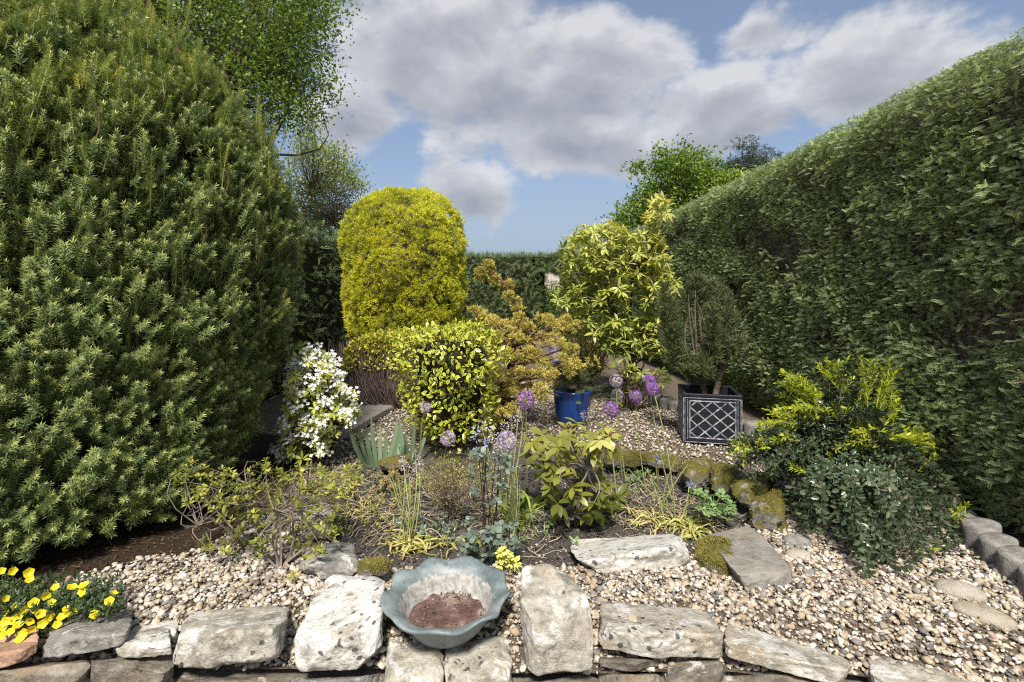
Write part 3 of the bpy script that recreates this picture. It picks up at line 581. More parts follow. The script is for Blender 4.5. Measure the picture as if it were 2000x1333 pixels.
wall = thing('stone_wall', 'low dry stone retaining wall of cream sandstone along the front', 'wall', (0, 1.72, -0.75))
ST = [  # front TL TR BR BL, back TL TR, df, db, material, rounding
    ([(-60,1285),(72,1262),(70,1290),(-60,1325)], [(-60,1245),(74,1245)], 1.66, 1.86, 'stone_red', 5),
    ([(76,1252),(256,1236),(232,1280),(74,1288)], [(150,1200),(262,1192)], 1.70, 1.92, 'stone_grey', 8),
    ([(222,1262),(334,1256),(338,1286),(222,1288)], [(246,1232),(330,1228)], 1.69, 1.82, 'stone_cream', 8),
    ([(340,1240),(556,1226),(548,1318),(338,1330)], [(372,1192),(566,1180)], 1.68, 1.95, 'stone_cream', 9),
    ([(560,1256),(752,1246),(742,1312),(572,1326)], [(640,1118),(752,1106)], 1.66, 2.03, 'stone_white', 6),
    ([(748,1322),(866,1324),(866,1400),(748,1400)], [(752,1238),(866,1242)], 1.64, 1.86, 'stone_cream', 9),
    ([(866,1324),(1004,1318),(1004,1400),(866,1400)], [(868,1240),(990,1222)], 1.64, 1.86, 'stone_cream', 9),
    ([(1008,1212),(1168,1206),(1166,1308),(1030,1332)], [(1020,1100),(1130,1096)], 1.64, 1.90, 'stone_cream', 8),
    ([(1169,1232),(1414,1240),(1414,1290),(1170,1284)], [(1172,1176),(1385,1188)], (1.69,1.71), 1.95, 'stone_cream', 10),
    ([(1416,1264),(1680,1314),(1676,1352),(1416,1286)], [(1420,1214),(1640,1276)], (1.71,1.63), (1.90,1.80), 'stone_cream', 9),
    ([(1700,1330),(2010,1400),(2010,1440),(1704,1390)], [(1690,1268),(1960,1330)], (1.63,1.50), (1.80,1.64), 'stone_cream', 9),
    ([(2016,1405),(2300,1440),(2300,1480),(2016,1450)], [(2000,1345),(2280,1380)], (1.50,1.46), (1.64,1.6), 'stone_cream', 9),
    ([(-330,1280),(-66,1284),(-66,1320),(-330,1320)], [(-300,1220),(-70,1222)], 1.70, 1.92, 'stone_grey', 8),
    # second course
    ([(-80,1318),(178,1294),(176,1372),(-80,1372)], [(-80,1290),(178,1280)], 1.665, 1.86, 'stone_dark', 9),
    ([(180,1292),(338,1290),(340,1372),(180,1372)], [(180,1278),(338,1276)], 1.675, 1.86, 'stone_dark', 9),
    ([(344,1334),(552,1324),(552,1400),(344,1400)], [(350,1318),(552,1310)], 1.67, 1.9, 'stone_dark', 9),
    ([(558,1332),(744,1320),(744,1400),(558,1400)], [(560,1316),(744,1310)], 1.67, 1.9, 'stone_grey', 9),
    ([(1010,1338),(1164,1316),(1166,1400),(1010,1400)], [(1010,1320),(1166,1306)], 1.67, 1.9, 'stone_dark', 9),
    ([(1170,1288),(1290,1290),(1290,1316),(1170,1312)], [(1170,1276),(1290,1278)], 1.695, 1.88, 'stone_dark', 9),
    ([(1168,1318),(1290,1320),(1290,1390),(1168,1390)], [(1168,1306),(1290,1306)], 1.685, 1.88, 'stone_dark', 9),
    ([(1294,1294),(1420,1292),(1422,1372),(1294,1372)], [(1294,1280),(1420,1282)], 1.70, 1.88, 'stone_dark', 9),
    ([(1424,1296),(1690,1352),(1690,1440),(1424,1390)], [(1424,1282),(1690,1332)], (1.715,1.645), (1.9,1.82), 'stone_dark', 9),
    ([(1694,1395),(2010,1446),(2010,1520),(1694,1470)], [(1700,1370),(2010,1420)], (1.645,1.515), (1.8,1.7), 'stone_dark', 9),
]
for i, (fr, bk, df, db, mt, k) in enumerate(ST):
    stone('stone', px_corners(fr, bk, df, db), M[mt], wall, seed=i + 1, n=26, k=k * 1.6, rough=0.008, fine=0.0055, facets=9)
# the thin shim stones between them and the lower courses that reach the path
for i, (x0, x1, z0, z1) in enumerate([(-1.05, -0.9, -0.02, 0.0)]): pass
zc = -0.20
for row in range(4):
    h = (0.13, 0.15, 0.14, 0.13)[row]; x = -2.6 + 0.13 * row
    while x < 2.4:
        w = rng.uniform(0.2, 0.42); y0 = float(wall_y(x + w / 2)) + 0.008 + rng.uniform(-0.006, 0.01); y1 = y0 + 0.2
        c = [(x, y0, zc - h), (x + w - .008, y0, zc - h), (x, y1, zc - h), (x + w - .008, y1, zc - h), (x, y0, zc - .006), (x + w - .008, y0, zc - .006), (x, y1, zc - .006), (x + w - .008, y1, zc - .006)]
        stone('stone', c, M['stone_dark'], wall, seed=60 + row * 20 + int(x * 10) % 17, n=8, k=10, rough=0.007); x += w
    zc -= h
wc = Acc(); wx = np.linspace(-4, 4, 40); wy = wall_y(wx)
ring = lambda y, z: np.stack([wx, y, wx * 0 + z], -1)
wv = np.concatenate([ring(wy + 0.045, -0.76), ring(wy + 0.045, -0.12), ring(wy + 0.40, -0.14), ring(wy + 0.40, -0.76)])
wc.raw(wv, [t for r in range(3) for i in range(39) for t in ((r*40+i, r*40+i+1, r*40+i+41), (r*40+i, r*40+i+41, r*40+i+40))])
build('mortar_core', wc, M['stone_dark'], wall)

# rocks lying in the bed, each its own thing
def rock(px, d, label, mt, k=6, seed=0, name='rock', rough=0.012, n=18): return stone(name, px_corners(*px, *d), M[mt], None, seed=seed, n=n, k=k * 1.4, rough=rough, fine=0.006, label=label, cat='rock')
rock(([(1130,1098),(1352,1060),(1350,1112),(1150,1130)], [(1100,1060),(1325,1040)]), ((2.16,2.20), 2.50), 'long pale rock with a flat lichened top between soil and gravel', 'stone_white', 7, 31)
rock(([(1440,1118),(1553,1118),(1552,1150),(1462,1166)], [(1372,1046),(1470,1022)]), ((2.04,2.08), (2.45,2.56)), 'slanting smooth grey slab with moss on its left end', 'stone_slab', 12, 32, rough=0.006)
hump = rock(([(1352,1090),(1440,1108),(1440,1150),(1360,1110)], [(1366,1050),(1420,1040)]), ((2.22,2.12), (2.42,2.42)), 'rounded hump of rock under brown moss beside grey slab', 'stone_moss', 3.2, 33, rough=0.016)
MOSSY.append((hump, 1500))
rock(([(590,1104),(704,1104),(720,1136),(580,1140)], [(606,1062),(690,1058)]), (2.10, 2.38), 'lumpy dark grey rock left of the green bowl', 'stone_grey', 4, 34, rough=0.02)
cap = rock(([(694,1112),(764,1104),(766,1130),(690,1134)], [(700,1092),(760,1090)]), (2.05, 2.16), 'small moss capped rock against the rim of green bowl', 'stone_moss', 3, 35); MOSSY.append((cap, 700))
rock(([(588,1010),(648,1004),(652,1056),(590,1060)], [(596,980),(644,976)]), (2.42, 2.62), 'pale upright rock behind the straggly azalea', 'stone_cream', 5, 36)
rock(([(245,1240),(345,1234),(342,1252),(245,1256)], [(262,1216),(352,1208)]), (1.80, 1.92), 'crumbly whitish flat rock behind the small wall stone', 'stone_white', 5, 37, rough=0.015)
rock(([(300,1140),(376,1136),(372,1160),(305,1166)], [(318,1122),(372,1120)]), (2.08, 2.2), 'thin brown flake of rock lying on left gravel', 'stone_dark', 6, 38, n=12)
edge = thing('stone_edging', 'row of mossy edging stones between soil bed and far gravel', 'edging', G(1340, 940))
ED = [([(1186,884),(1258,884),(1258,912),(1188,908)], [(1190,868),(1252,868)], 3.48, 3.68), ([(1258,886),(1330,892),(1330,920),(1258,914)], [(1256,870),(1318,874)], 3.42, 3.64),
      ([(1334,902),(1392,898),(1390,950),(1340,948)], [(1336,888),(1388,884)], 3.12, 3.34), ([(1394,906),(1440,918),(1436,968),(1392,960)], [(1400,890),(1446,896)], 2.98, 3.24),
      ([(1424,946),(1500,946),(1500,992),(1430,988)], [(1440,920),(1500,918)], 2.84, 3.08), ([(1462,980),(1532,972),(1530,1034),(1470,1034)], [(1474,952),(1526,950)], 2.58, 2.84),
      ([(742,896),(796,893),(798,914),(744,916)], [(746,882),(794,878)], 3.42, 3.58), ([(1052,896),(1108,898),(1108,914),(1052,914)], [(1056,886),(1104,886)], 3.46, 3.6)]
for i, (fr, bk, df, db) in enumerate(ED):
    cc = np.array(px_corners(fr, bk, df, db)); wd = np.linalg.norm(cc[1] - cc[0]); mid = cc.mean(0); cc = mid + (cc - mid) * A(1.16, 1.16, 1.1) + rng.normal(size=(8, 3)) * wd * .10; cc[:, 2] -= .02 + .02 * rng.random()
    stone('stone', cc, M['stone_moss'], edge, seed=80 + i, n=18, k=4.2, rough=0.026, fine=.008, moss=260)
for i, (cx, cy, rx, ry, rzz, mt, lab) in enumerate([(1556,1060,0.062,0.040,0.034,'cobble','smooth dark grey cobble nearest the mossy edging stones'), (1559,1086,0.058,0.036,0.026,'cobble_cream','speckled pale grey cobble beside dark grey cobble'),
        (1874,1156,0.088,0.062,0.034,'cobble_cream','flat oval cobble touching the log edging gravel'), (1921,1203,0.092,0.052,0.030,'cobble_cream','long flat oval cobble nearest the right edge'), (1592,1121,0.045,0.026,0.008,'cobble','thin slate chip lying on the gravel')]):
    g0 = G(cx, cy, 0.01); an = (-0.15, 0.05, -0.35, -0.75, -0.2)[i]; c = []
    for z in (-1, 1):
        for y in (-1, 1):
            for x in (-1, 1):
                q = A(x * rx, y * ry, z * rzz); c.append(g0 + A(q[0]*math.cos(an) - q[1]*math.sin(an), q[0]*math.sin(an) + q[1]*math.cos(an), q[2]))
    stone('cobble' if i < 4 else 'slate_chip', c, M[mt], None, 90 + i, 12, 2.3 if i < 4 else 4, 0.003, 0.001, lab, 'stone', facets=0)
stone('terracotta_shard', [G(1580,1128,.0)+A(x*.03, y*.012, z*.008+.006) for z in (-1,1) for y in (-1,1) for x in (-1,1)], M['terracotta'], None, 97, 8, 6, .002, .001, 'small orange terracotta shard by the slate chip', 'shard')
stone('terracotta_shard', [G(318,1098,.0)+A(x*.035, y*.012, z*.007+.012) for z in (-1,1) for y in (-1,1) for x in (-1,1)], M['terracotta'], None, 98, 8, 6, .002, .001, 'orange terracotta shard in the litter under yew', 'shard')
stone('pebble', [W(1236,1212,1.80)+A(x*.016, y*.028, z*.012) for z in (-1,1) for y in (-1,1) for x in (-1,1)], M['gravel'], None, 99, 8, 3, .003, .001, 'single ochre pebble lying on a wall coping stone', 'pebble')
stone('paving_slab', [A(-1.52 + x*.22, 4.75 + y*.6, .035 + z*.03) + A(0.1*y, 0, 0) for z in (-1,1) for y in (-1,1) for x in (-1,1)], M['stone_slab'], None, 101, 12, 20, .004, .001, 'worn grey paving slab between white blossom and bare hedge', 'slab')


def grow_moss(o, n):
    """cushions of moss made of tiny shoots on what faces up"""
    me = o.data; v = np.empty(len(me.vertices)*3); me.vertices.foreach_get('co', v); v = v.reshape(-1,3); nn = np.empty(len(me.vertices)*3); me.vertices.foreach_get('normal', nn); nn = nn.reshape(-1,3); base = wloc(o)
    f = np.empty(len(me.polygons)*3, np.int32); me.loops.foreach_get('vertex_index', f); f = f.reshape(-1,3); ar = np.linalg.norm(np.cross(v[f[:,1]]-v[f[:,0]], v[f[:,2]]-v[f[:,0]]), axis=1); fz = nn[f].mean(1)[:,2]; w = ar*np.clip(fz+.25, 0, 1)*np.clip((vnoise((v[f].mean(1)+base)*14, 4)-.36)*4, 0, 1)+1e-12; k = rng.choice(len(f), n, p=w/w.sum()); b = rng.dirichlet((1,1,1), n); P = (v[f[k]]*b[:,:,None]).sum(1)+base; N = unit(nn[f[k]].mean(1))
    i = np.repeat(np.arange(n), 5); m = len(i); D = unit(N[i]*.8+rng.normal(size=(m,3))*.6); a = Acc(); t = dict(v=np.array([(0,0,0),(.5,.16,0),(1,0,0),(.5,-.16,0)], float), f=np.array([(0,3,2),(0,2,1)]), e=np.array([0,.5,1,.5])); a.inst(t, P[i]+rng.normal(size=(m,3))*.004, frames(D, rsph(m)), rng.uniform(.006,.014,m), np.clip(rng.normal(.5,.2,n)[i]+rng.normal(0,.1,m),0,1)); build('moss', a, M['moss'], o, False, 'stuff')
for o_, n_ in MOSSY: grow_moss(o_, n_)
# gravel: loose stones over the beds, denser and finer in front
def oct_stone(sub, seed):
    v = [(1,0,0),(-1,0,0),(0,1,0),(0,-1,0),(0,0,1),(0,0,-1)]; f = [(0,2,4),(2,1,4),(1,3,4),(3,0,4),(2,0,5),(1,2,5),(3,1,5),(0,3,5)]; v = [A(*p) for p in v]
    for _ in range(sub):
        c = {}; nf = []
        def mid(a, b):
            k = (min(a, b), max(a, b))
            if k not in c: v.append(unit(v[a] + v[b])); c[k] = len(v) - 1
            return c[k]
        for a, b, d in f: ab, bd, da = mid(a, b), mid(b, d), mid(d, a); nf += [(a, ab, da), (ab, b, bd), (da, bd, d), (ab, bd, da)]
        f = nf
    q = np.array(v); r = 1 + 0.9 * (vnoise(q * 1.3 + seed * 5.3, seed) - 0.5); q = q * r[:, None] * A(1.0, 0.78, 0.52) * 0.5
    return dict(v=q, f=np.array(f), e=np.zeros(len(q)))
GS = [oct_stone(1, s) for s in range(8)]
def scatter(name, area, n, size, ok, hgt, label, mat='gravel', tint=None, layers=0.012, GS=GS):
    p = rng.uniform(area[0], area[1], (n, 2)); q = ok(p[:, 0], p[:, 1]); p = p[q]; n = len(p)
    s = np.clip(np.exp(rng.normal(np.log(size), 0.42, n)), size * .35, size * 2.2)
    P = np.stack([p[:, 0], p[:, 1], hgt(p[:, 0], p[:, 1]) + s * 0.12 + rng.uniform(-0.3, 1, n) * layers], -1)
    up = unit(rng.normal(size=(n, 3)) * 0.35 + A(0, 0, 1)); R = frames(np.cross(up, rsph(n)), up)
    t = rng.random(n) if tint is None else tint(n); a = Acc(); k = rng.integers(0, 8, n)
    for j in range(8): a.inst(GS[j], P[k == j], R[k == j], s[k == j], t[k == j])
    o = build(name, a, M[mat], None, True, 'stuff'); return tag(o, label, 'gravel')
def free(x, y): return (y > wall_y(x) + 0.055)
bowl_c = A((873 - CX) / F * 1.87, 1.87)
gr_near = lambda x, y: free(x, y) & (msk(x, y, msoil) < 0.45) & (msk(x, y, mlit) < 0.55) & (np.hypot(x - bowl_c[0], y - bowl_c[1]) > 0.12)
scatter('gravel', ((-1.9, 1.5), (2.4, 2.75)), 36000, 0.0175, gr_near, hz, 'pale golden gravel in front of the bed and by wall')
FARG = np.array([(-2.2,3.0),(-1.0,3.6),(-.6,3.5),(1.3,3.45),(1.9,2.75),(2.35,2.75),(2.35,3.9),(1.9,4.8),(1.5,6.8),(-0.6,6.8),(-2.2,6.0)])
gr_far = lambda x, y: in_poly(x, y, FARG) & (msk(x, y, msoil) < 0.45) & (msk(x, y, mlit) < 0.6)
scatter('gravel', ((-2.2, 2.75), (2.4, 6.8)), 25000, 0.023, gr_far, hz, 'pale gravel around the pots and square planter', GS=[oct_stone(0, s) for s in range(8)])
OC0 = [oct_stone(0, s + 3) for s in range(8)]
scatter('gravel_grit', ((-1.9, 1.5), (2.4, 2.75)), 14000, 0.0085, gr_near, hz, 'fine grit between the stones of the front gravel', GS=OC0, layers=.016)
gr_soil = lambda x, y: free(x, y) & (msk(x, y, msoil) > 0.5)
scatter('soil_clods', ((-1.4, 2.0), (1.6, 3.7)), 2600, 0.017, gr_soil, hz, 'crumbly dark clods of soil in the bed', 'clod', None, 0.006) if 'clod' in M else None
scatter('soil_grit', ((-1.4, 2.0), (1.6, 3.7)), 3800, 0.0115, gr_soil, hz, 'pale bits of gravel strewn through the soil', GS=OC0, layers=.004)

# ------------------------------------------------------------------ bowl
bc = A(bowl_c[0], bowl_c[1], -0.03)
bowl = thing('bowl', 'shallow teal glazed bowl with scalloped rim on the stone wall', 'bowl', bc)
ba = Acc()
prof = [(0.0,0.0),(0.10,0.0),(0.125,0.006),(0.15,0.03),(0.178,0.07),(0.205,0.105),(0.236,0.126),(0.249,0.132),(0.252,0.139),(0.248,0.1445),(0.236,0.142),(0.215,0.134),(0.196,0.122),(0.182,0.105),(0.170,0.08),(0.158,0.05),(0.14,0.035),(0.0,0.032)]
pw = np.array([0,0,0,0.1,0.3,0.6,0.9,1,1,1,0.95,0.6,0.3,0.12,0.05,0,0,0])
pe = [0,0,0,0,0,0,0,0,0,0.0,0.0,0.08,0.3,0.6,0.9,1,1,1]
def wav(r, z, th, i):
    w = pw[i]; k = 9 * th + .6 + .35 * np.sin(2 * th + 1) + .25 * np.sin(3 * th); m = 1 + .35 * np.sin(2 * th + 2.2); return r * (1 + 0.034 * w * m * np.cos(k)), z + 0.009 * w * m * np.cos(k + 1.0) + .004 * w * np.sin(th + 2)
prof = [(r_ * .945, z_) for r_, z_ in prof]; lathe(ba, prof, bc, 108, wav, e=pe); build('basin', ba, M['bowl'], bowl, True)
ma = Acc(); th = np.linspace(0, 2*np.pi, 60, endpoint=False); rr = np.linspace(0, 0.146, 14)
mv = [[bc[0] + r*math.cos(t)*(1+0.05*math.sin(3*t)), bc[1] + r*math.sin(t)*(1+0.05*math.sin(3*t+1)), bc[2] + 0.047] for r in rr for t in th]; mv = np.array(mv)
mv[:, 2] += 0.014 * fbm(mv * 28, 3, 4)
ma.raw(mv, [f for i in range(13) for j in range(60) for f in ((i*60+j, (i+1)*60+j, (i+1)*60+(j+1) % 60), (i*60+j, (i+1)*60+(j+1) % 60, i*60+(j+1) % 60))])
build('mud', ma, M['mud'], bowl, True)
da = Acc(); n = 150; a0 = rng.uniform(0, 6.28, n); r0 = 0.145 * np.sqrt(rng.random(n)); P = np.stack([bc[0]+r0*np.cos(a0), bc[1]+r0*np.sin(a0), np.full(n, bc[2]+0.052)], -1)
up = unit(rng.normal(size=(n,3))*.3 + A(0,0,1)); da.inst(GS[2], P, frames(np.cross(up, rsph(n)), up), rng.uniform(.003,.011,n), rng.random(n)); build('debris', da, M['needle_litter'], bowl, False, 'stuff')

# ------------------------------------------------------------------ square planter
pc = W(1383, 872, 4.19); pc[2] = 0.012; rz = math.radians(-13); PWd, PH = 0.445, 0.405
def prot(v): return A(v[0]*math.cos(rz) - v[1]*math.sin(rz), v[0]*math.sin(rz) + v[1]*math.cos(rz), v[2])
planter = thing('square_planter', 'square black planter with silvered lattice panels on the gravel', 'planter', pc)
pa = Acc(); hw = PWd / 2
for sx, sy, lx, ly in ((0,-1,PWd,.022),(0,1,PWd,.022),(-1,0,.022,PWd-.046),(1,0,.022,PWd-.046)):
    box(pa, pc + prot((sx*(hw-.012), sy*(hw-.012), PH/2)), (lx-.006, ly, PH-.02), rz, bev=.003)
box(pa, pc + prot((0,0,.02)), (PWd-.05, PWd-.05, .03), rz); build('body', pa, M['black_lead'], planter)
ra = Acc()
for sx, sy, lx, ly in ((0,-1,PWd+.008,.03),(0,1,PWd+.008,.03),(-1,0,.03,PWd-.054),(1,0,.03,PWd-.054)): box(ra, pc + prot((sx*(hw-.011), sy*(hw-.011), PH-.012)), (lx, ly, .024), rz, bev=.004)
build('rim', ra, M['black_lead'], planter)
sa = Acc(); box(sa, pc + prot((0,0,PH-.10)), (PWd-.06, PWd-.06, .02), rz); build('soil', sa, M['pot_soil'], planter)
def strip(acc, a, b, wid, nrm, hgt):
    a, b, nrm = np.asarray(a), np.asarray(b), np.asarray(nrm); t = unit(b - a); s = np.cross(nrm, t)
    v = [];
    for p in (a, b): v += [p + s*wid/2, p + s*wid*.28 + nrm*hgt, p - s*wid*.28 + nrm*hgt, p - s*wid/2]
    acc.raw(v, [(0,4,5),(0,5,1),(1,5,6),(1,6,2),(2,6,7),(2,7,3),(0,1,2),(0,2,3),(4,6,5),(4,7,6)])
for q in range(4):
    an = q * math.pi / 2; nr = A(math.sin(an), -math.cos(an), 0); tx = A(math.cos(an), math.sin(an), 0)
    def fp(u, v): return pc + prot(tx*u + nr*(hw - .0035) + A(0,0,v))
    N = prot(nr); e = hw - .048; z0, z1 = .048, PH - .058
    fa = Acc()
    for a, b in (((-e,z0),(e,z0)),((-e,z1),(e,z1)),((-e,z0),(-e,z1)),((e,z0),(e,z1))): strip(fa, fp(*a), fp(*b), .0115, N, .006)
    panel = build('panel_frame', fa, M['silver_wear'], planter)
    oa = Acc()
    for a, b in (((-hw+.012,.012),(hw-.012,.012)),((-hw+.010,.005),(-hw+.010,PH-.03)),((hw-.010,.005),(hw-.010,PH-.03)),((-hw+.012,PH-.034),(hw-.012,PH-.034)),((-e-.016,z0-.014),(-e-.016,z1+.012)),((e+.016,z0-.014),(e+.016,z1+.012))): strip(oa, fp(*a), fp(*b), .007, N, .005)
    build('corner_moulding', oa, M['silver_wear'] if q in (0,) else M['silver_wear'], planter)
    w_, h_ = 2*e, z1 - z0; sp = w_ / 3
    for s in (1, -1):
        for k in range(-3, 4):
            pts = []; c0 = k * sp + sp/2
            lo = max(-e, -e + (-c0 if False else 0)); t = np.linspace(-1, 1, 81) * w_
            U = c0 + s * t / 2 * 1.0; Vv = z0 + h_/2 + t / 2 * (h_ / w_)
            ok = (abs(U) <= e - .004) & (Vv >= z0 + .004) & (Vv <= z1 - .004)
            # one long diagonal clipped to the panel
            t = np.linspace(-2, 2, 801) * w_; U = c0 + s * t; Vv = z0 + h_/2 + t * (h_ / w_); ok = (abs(U) <= e - .003) & (Vv >= z0 + .003) & (Vv <= z1 - .003)
            if ok.sum() < 12: continue
            i0, i1 = np.where(ok)[0][[0, -1]]; la = Acc(); strip(la, fp(U[i0], Vv[i0]), fp(U[i1], Vv[i1]), .0125, N, .0045 + .0004 * s); build('lattice_bar', la, M['silver_wear'], panel)

# ------------------------------------------------------------------ pots
def pot(name, c, prof, mat, label, soil=None, seg=40):
    o = thing(name, label, 'pot', c); a = Acc(); lathe(a, prof, c, seg); build('body', a, M[mat], o, True)
    r = max(p[0] for p in prof) * .93; b = Acc(); z = soil if soil is not None else prof[len(prof)//2][1] * .88
    t = np.linspace(0, 2*np.pi, seg, endpoint=False); v = np.vstack([[[0,0,z]], np.stack([r*np.cos(t), r*np.sin(t), t*0+z-.004], -1)]) + c
    b.raw(v, [(0, 1+i, 1+(i+1) % seg) for i in range(seg)]); build('soil', b, M['pot_soil'], o); return o
bp = G(1118, 838); bp = A((1118-CX)/F*4.6, 4.6, 0.0)
pot('blue_pot', bp, [(0,.0),(.125,0),(.14,.01),(.163,.15),(.176,.29),(.186,.315),(.186,.335),(.170,.337),(.162,.315),(.157,.27),(.15,.2)], 'blue_glaze', 'glossy cobalt blue pot behind the small rhododendron', .27)
pot('dark_pot', A((1102-CX)/F*6.0, 6.0, 0), [(0,0),(.12,0),(.14,.2),(.155,.34),(.165,.35),(.165,.38),(.15,.38),(.145,.34),(.14,.3)], 'dark_pot', 'dark plastic pot standing behind the blue pot', .33)
pot('lilac_pot', A((1084-CX)/F*7.2, 7.2, 0), [(0,0),(.07,0),(.08,.3),(.085,.66),(.095,.68),(.092,.70),(.08,.70),(.075,.64),(.07,.5)], 'lilac_pot', 'tall lilac pot half hidden behind golden cypress', .68)

# ------------------------------------------------------------------ log edging
lg = thing('log_edging', 'edging of weathered upright log stubs along the tall hedge', 'edging', (2.1, 3.0, 0))
LP = np.array([(2.02,1.45),(2.10,1.75),(2.17,2.07),(2.30,2.45),(2.36,2.8),(2.36,3.3),(2.28,3.7),(2.16,4.14),(1.98,4.6),(1.70,5.2),(1.5,5.7)]); cl = np.concatenate([[0], np.cumsum(np.hypot(*np.diff(LP, axis=0).T))]); s = 0.0
while s < cl[-1]:
    x, y = np.interp(s, cl, LP[:, 0]), np.interp(s, cl, LP[:, 1]); r = rng.uniform(.062, .074); h = rng.uniform(.105, .14) * (1 if y < 4.5 else .8); a = Acc(); k = rng.uniform(0, 9)
    pr = [(r*.98,-.12),(r,-.02),(r*1.0,h*.6),(r*.985,h-.006),(r*.93,h),(r*.55,h+.001),(0.0,h)]
    lathe(a, pr, (x, y, 0), 18, lambda R, Z, t, i: (R*(1+.035*np.sin(2*t+k)+.02*np.sin(5*t+2*k)), Z + (Z > h*.8)*.012*np.sin(t+k)*R/r)); build('log', a, M['log'], lg, True, None, (x, y, 0)); s += 2*r + .004

# ------------------------------------------------------------------ foliage templates
def leaf_t(Ln, Wd, fold=.12, curl=-.12, st=3, point=1.0):
    t = np.linspace(0, 1, st + 2); w = np.sin(np.pi * t ** point) ** .8 * Wd / 2; v = []; e = []; f = []
    for i, q in enumerate(t):
        z = curl * Ln * q * q
        v += [(Ln*q, w[i], z + fold*w[i]), (Ln*q, 0, z), (Ln*q, -w[i], z + fold*w[i])]; e += [1, 0, 1]
    for i in range(st + 1):
        for j in (0, 1):
            a = i*3 + j; q = ((a, a+1, a+4), (a, a+4, a+3))
            for tri in q:
                if i == 0 and (tri[0] == a and tri[1] == a+1): continue
                if i == st and tri[1] == a+4: continue
                f.append(tri)
    return dict(v=np.array(v, float), f=np.array(f), e=np.array(e, float))
def dia(Ln, Wd, bend=0.0): return dict(v=np.array([(0,0,0),(Ln*.45,Wd/2,bend*.3),(Ln,0,bend),(Ln*.45,-Wd/2,bend*.3)], float), f=np.array([(0,3,2),(0,2,1)]), e=np.array([0,.5,1,.5]))
def compose(t, P, D, U, S, e=None, stem=None):
    a = Acc(); P = np.asarray(P, float); n = len(P); R = frames(np.asarray(D, float), np.asarray(U, float)); a.inst(t, P, R, S, .5)
    if e is not None: a.E[-1] = np.repeat(np.asarray(e, float), len(t['v'])) + .15 * np.tile(t['e'], n)
    if stem is not None: tube(a, *stem, 3)
    return a.tmpl()
def yew_shoot(Ln, nn, seed, leader=False):
    r = np.random.default_rng(seed); t = np.linspace(.03, 1, nn) ** (.72 if not leader else .62); ph = np.arange(nn) * 2.4 + r.normal(0, .3, nn)
    bx = .12 * Ln * np.sin(t * 1.7 + seed); P = np.stack([Ln * t, bx, .06 * Ln * t * t], -1); lean = .35 + .9 * t ** 3 + r.normal(0, .1, nn)
    D = np.stack([lean, np.cos(ph), np.sin(ph)], -1); U = np.stack([np.ones(nn), -np.cos(ph)*.3, -np.sin(ph)*.3], -1)
    q = np.linspace(0, 1, 4); sp = np.stack([Ln*q, .12*Ln*np.sin(q*1.7+seed), .06*Ln*q*q], -1)
    return compose(dia(.0235 if not leader else .028, .0044, -.003), P, D, U, (1.05 - .30*t**3) * r.uniform(.75, 1.15, nn), e=t ** 1.5, stem=(sp, np.linspace(.0028, .0012, 4)))
def spray(Ln, seed, pairs=8):
    """flat fan of a cypress: side twigs on both sides of a bending axis, each with a few short ones of its own"""
    r = np.random.default_rng(seed); P, D, S, e = [], [], [], []; ax = lambda t: A(Ln*t, .08*Ln*np.sin(2.2*t+seed), -.12*Ln*t*t)
    for i in range(pairs):
        t = (i + .6) / pairs * .95
        for s in (-1, 1):
            l = Ln * (.34 * (1 - t) + .09) * r.uniform(.7, 1.25); d = A(.9, s * .75, r.normal(0, .12)); P.append(ax(t)); D.append(d); S.append(l); e.append(.35 + .6*t)
            for j in (.5,):
                if l < .2*Ln: continue
                P.append(ax(t) + unit(d)*l*j); D.append(d + A(.5, -s*.9, r.normal(0,.15))); S.append(l*.42); e.append(.6+.4*t)
    P.append(ax(.0)); D.append(A(1, 0, -.1)); S.append(Ln); e.append(.7); n = len(P)
    S = np.array(S); t0 = dia(1, 1); a = Acc(); R = frames(np.array(D), np.broadcast_to(A(0, 0, 1), (n, 3)).copy()); w = np.clip(.0046/S, .05, .32)
    a.inst(t0, np.array(P), R, np.stack([S, S*w, S], -1), .5); a.E[-1] = np.repeat(np.array(e), 4) + .2*np.tile(t0['e'], n); return a.tmpl()
def tuft(Ln, nn, seed, wd=.35, spread=.7, wid=.004):
    r = np.random.default_rng(seed); D = np.stack([np.ones(nn), r.normal(0, spread, nn), r.normal(0, spread, nn)], -1); P = np.stack([Ln*.5*r.random(nn), r.normal(0, wd*.2*Ln, nn), r.normal(0, wd*.2*Ln, nn)], -1)
    return compose(dia(Ln*.6, wid), P, D, rsph(nn), r.uniform(.6, 1.1, nn), e=P[:, 0]/(Ln*.5)*.6+.3)
YEW = [yew_shoot(.07, 50, 1), yew_shoot(.10, 64, 2), yew_shoot(.055, 42, 3), yew_shoot(.085, 56, 4)]; YEWL = [yew_shoot(.20, 110, 5, True), yew_shoot(.26, 130, 6, True)]
SPR = [spray(.066, s, 7) for s in range(6)]; SPR_F = [spray(.11, s + 9, 4) for s in range(3)]
def axis_dir(n, o, u, side=.35): return unit(n * o + A(0, 0, u) + rng.normal(size=n.shape) * side)

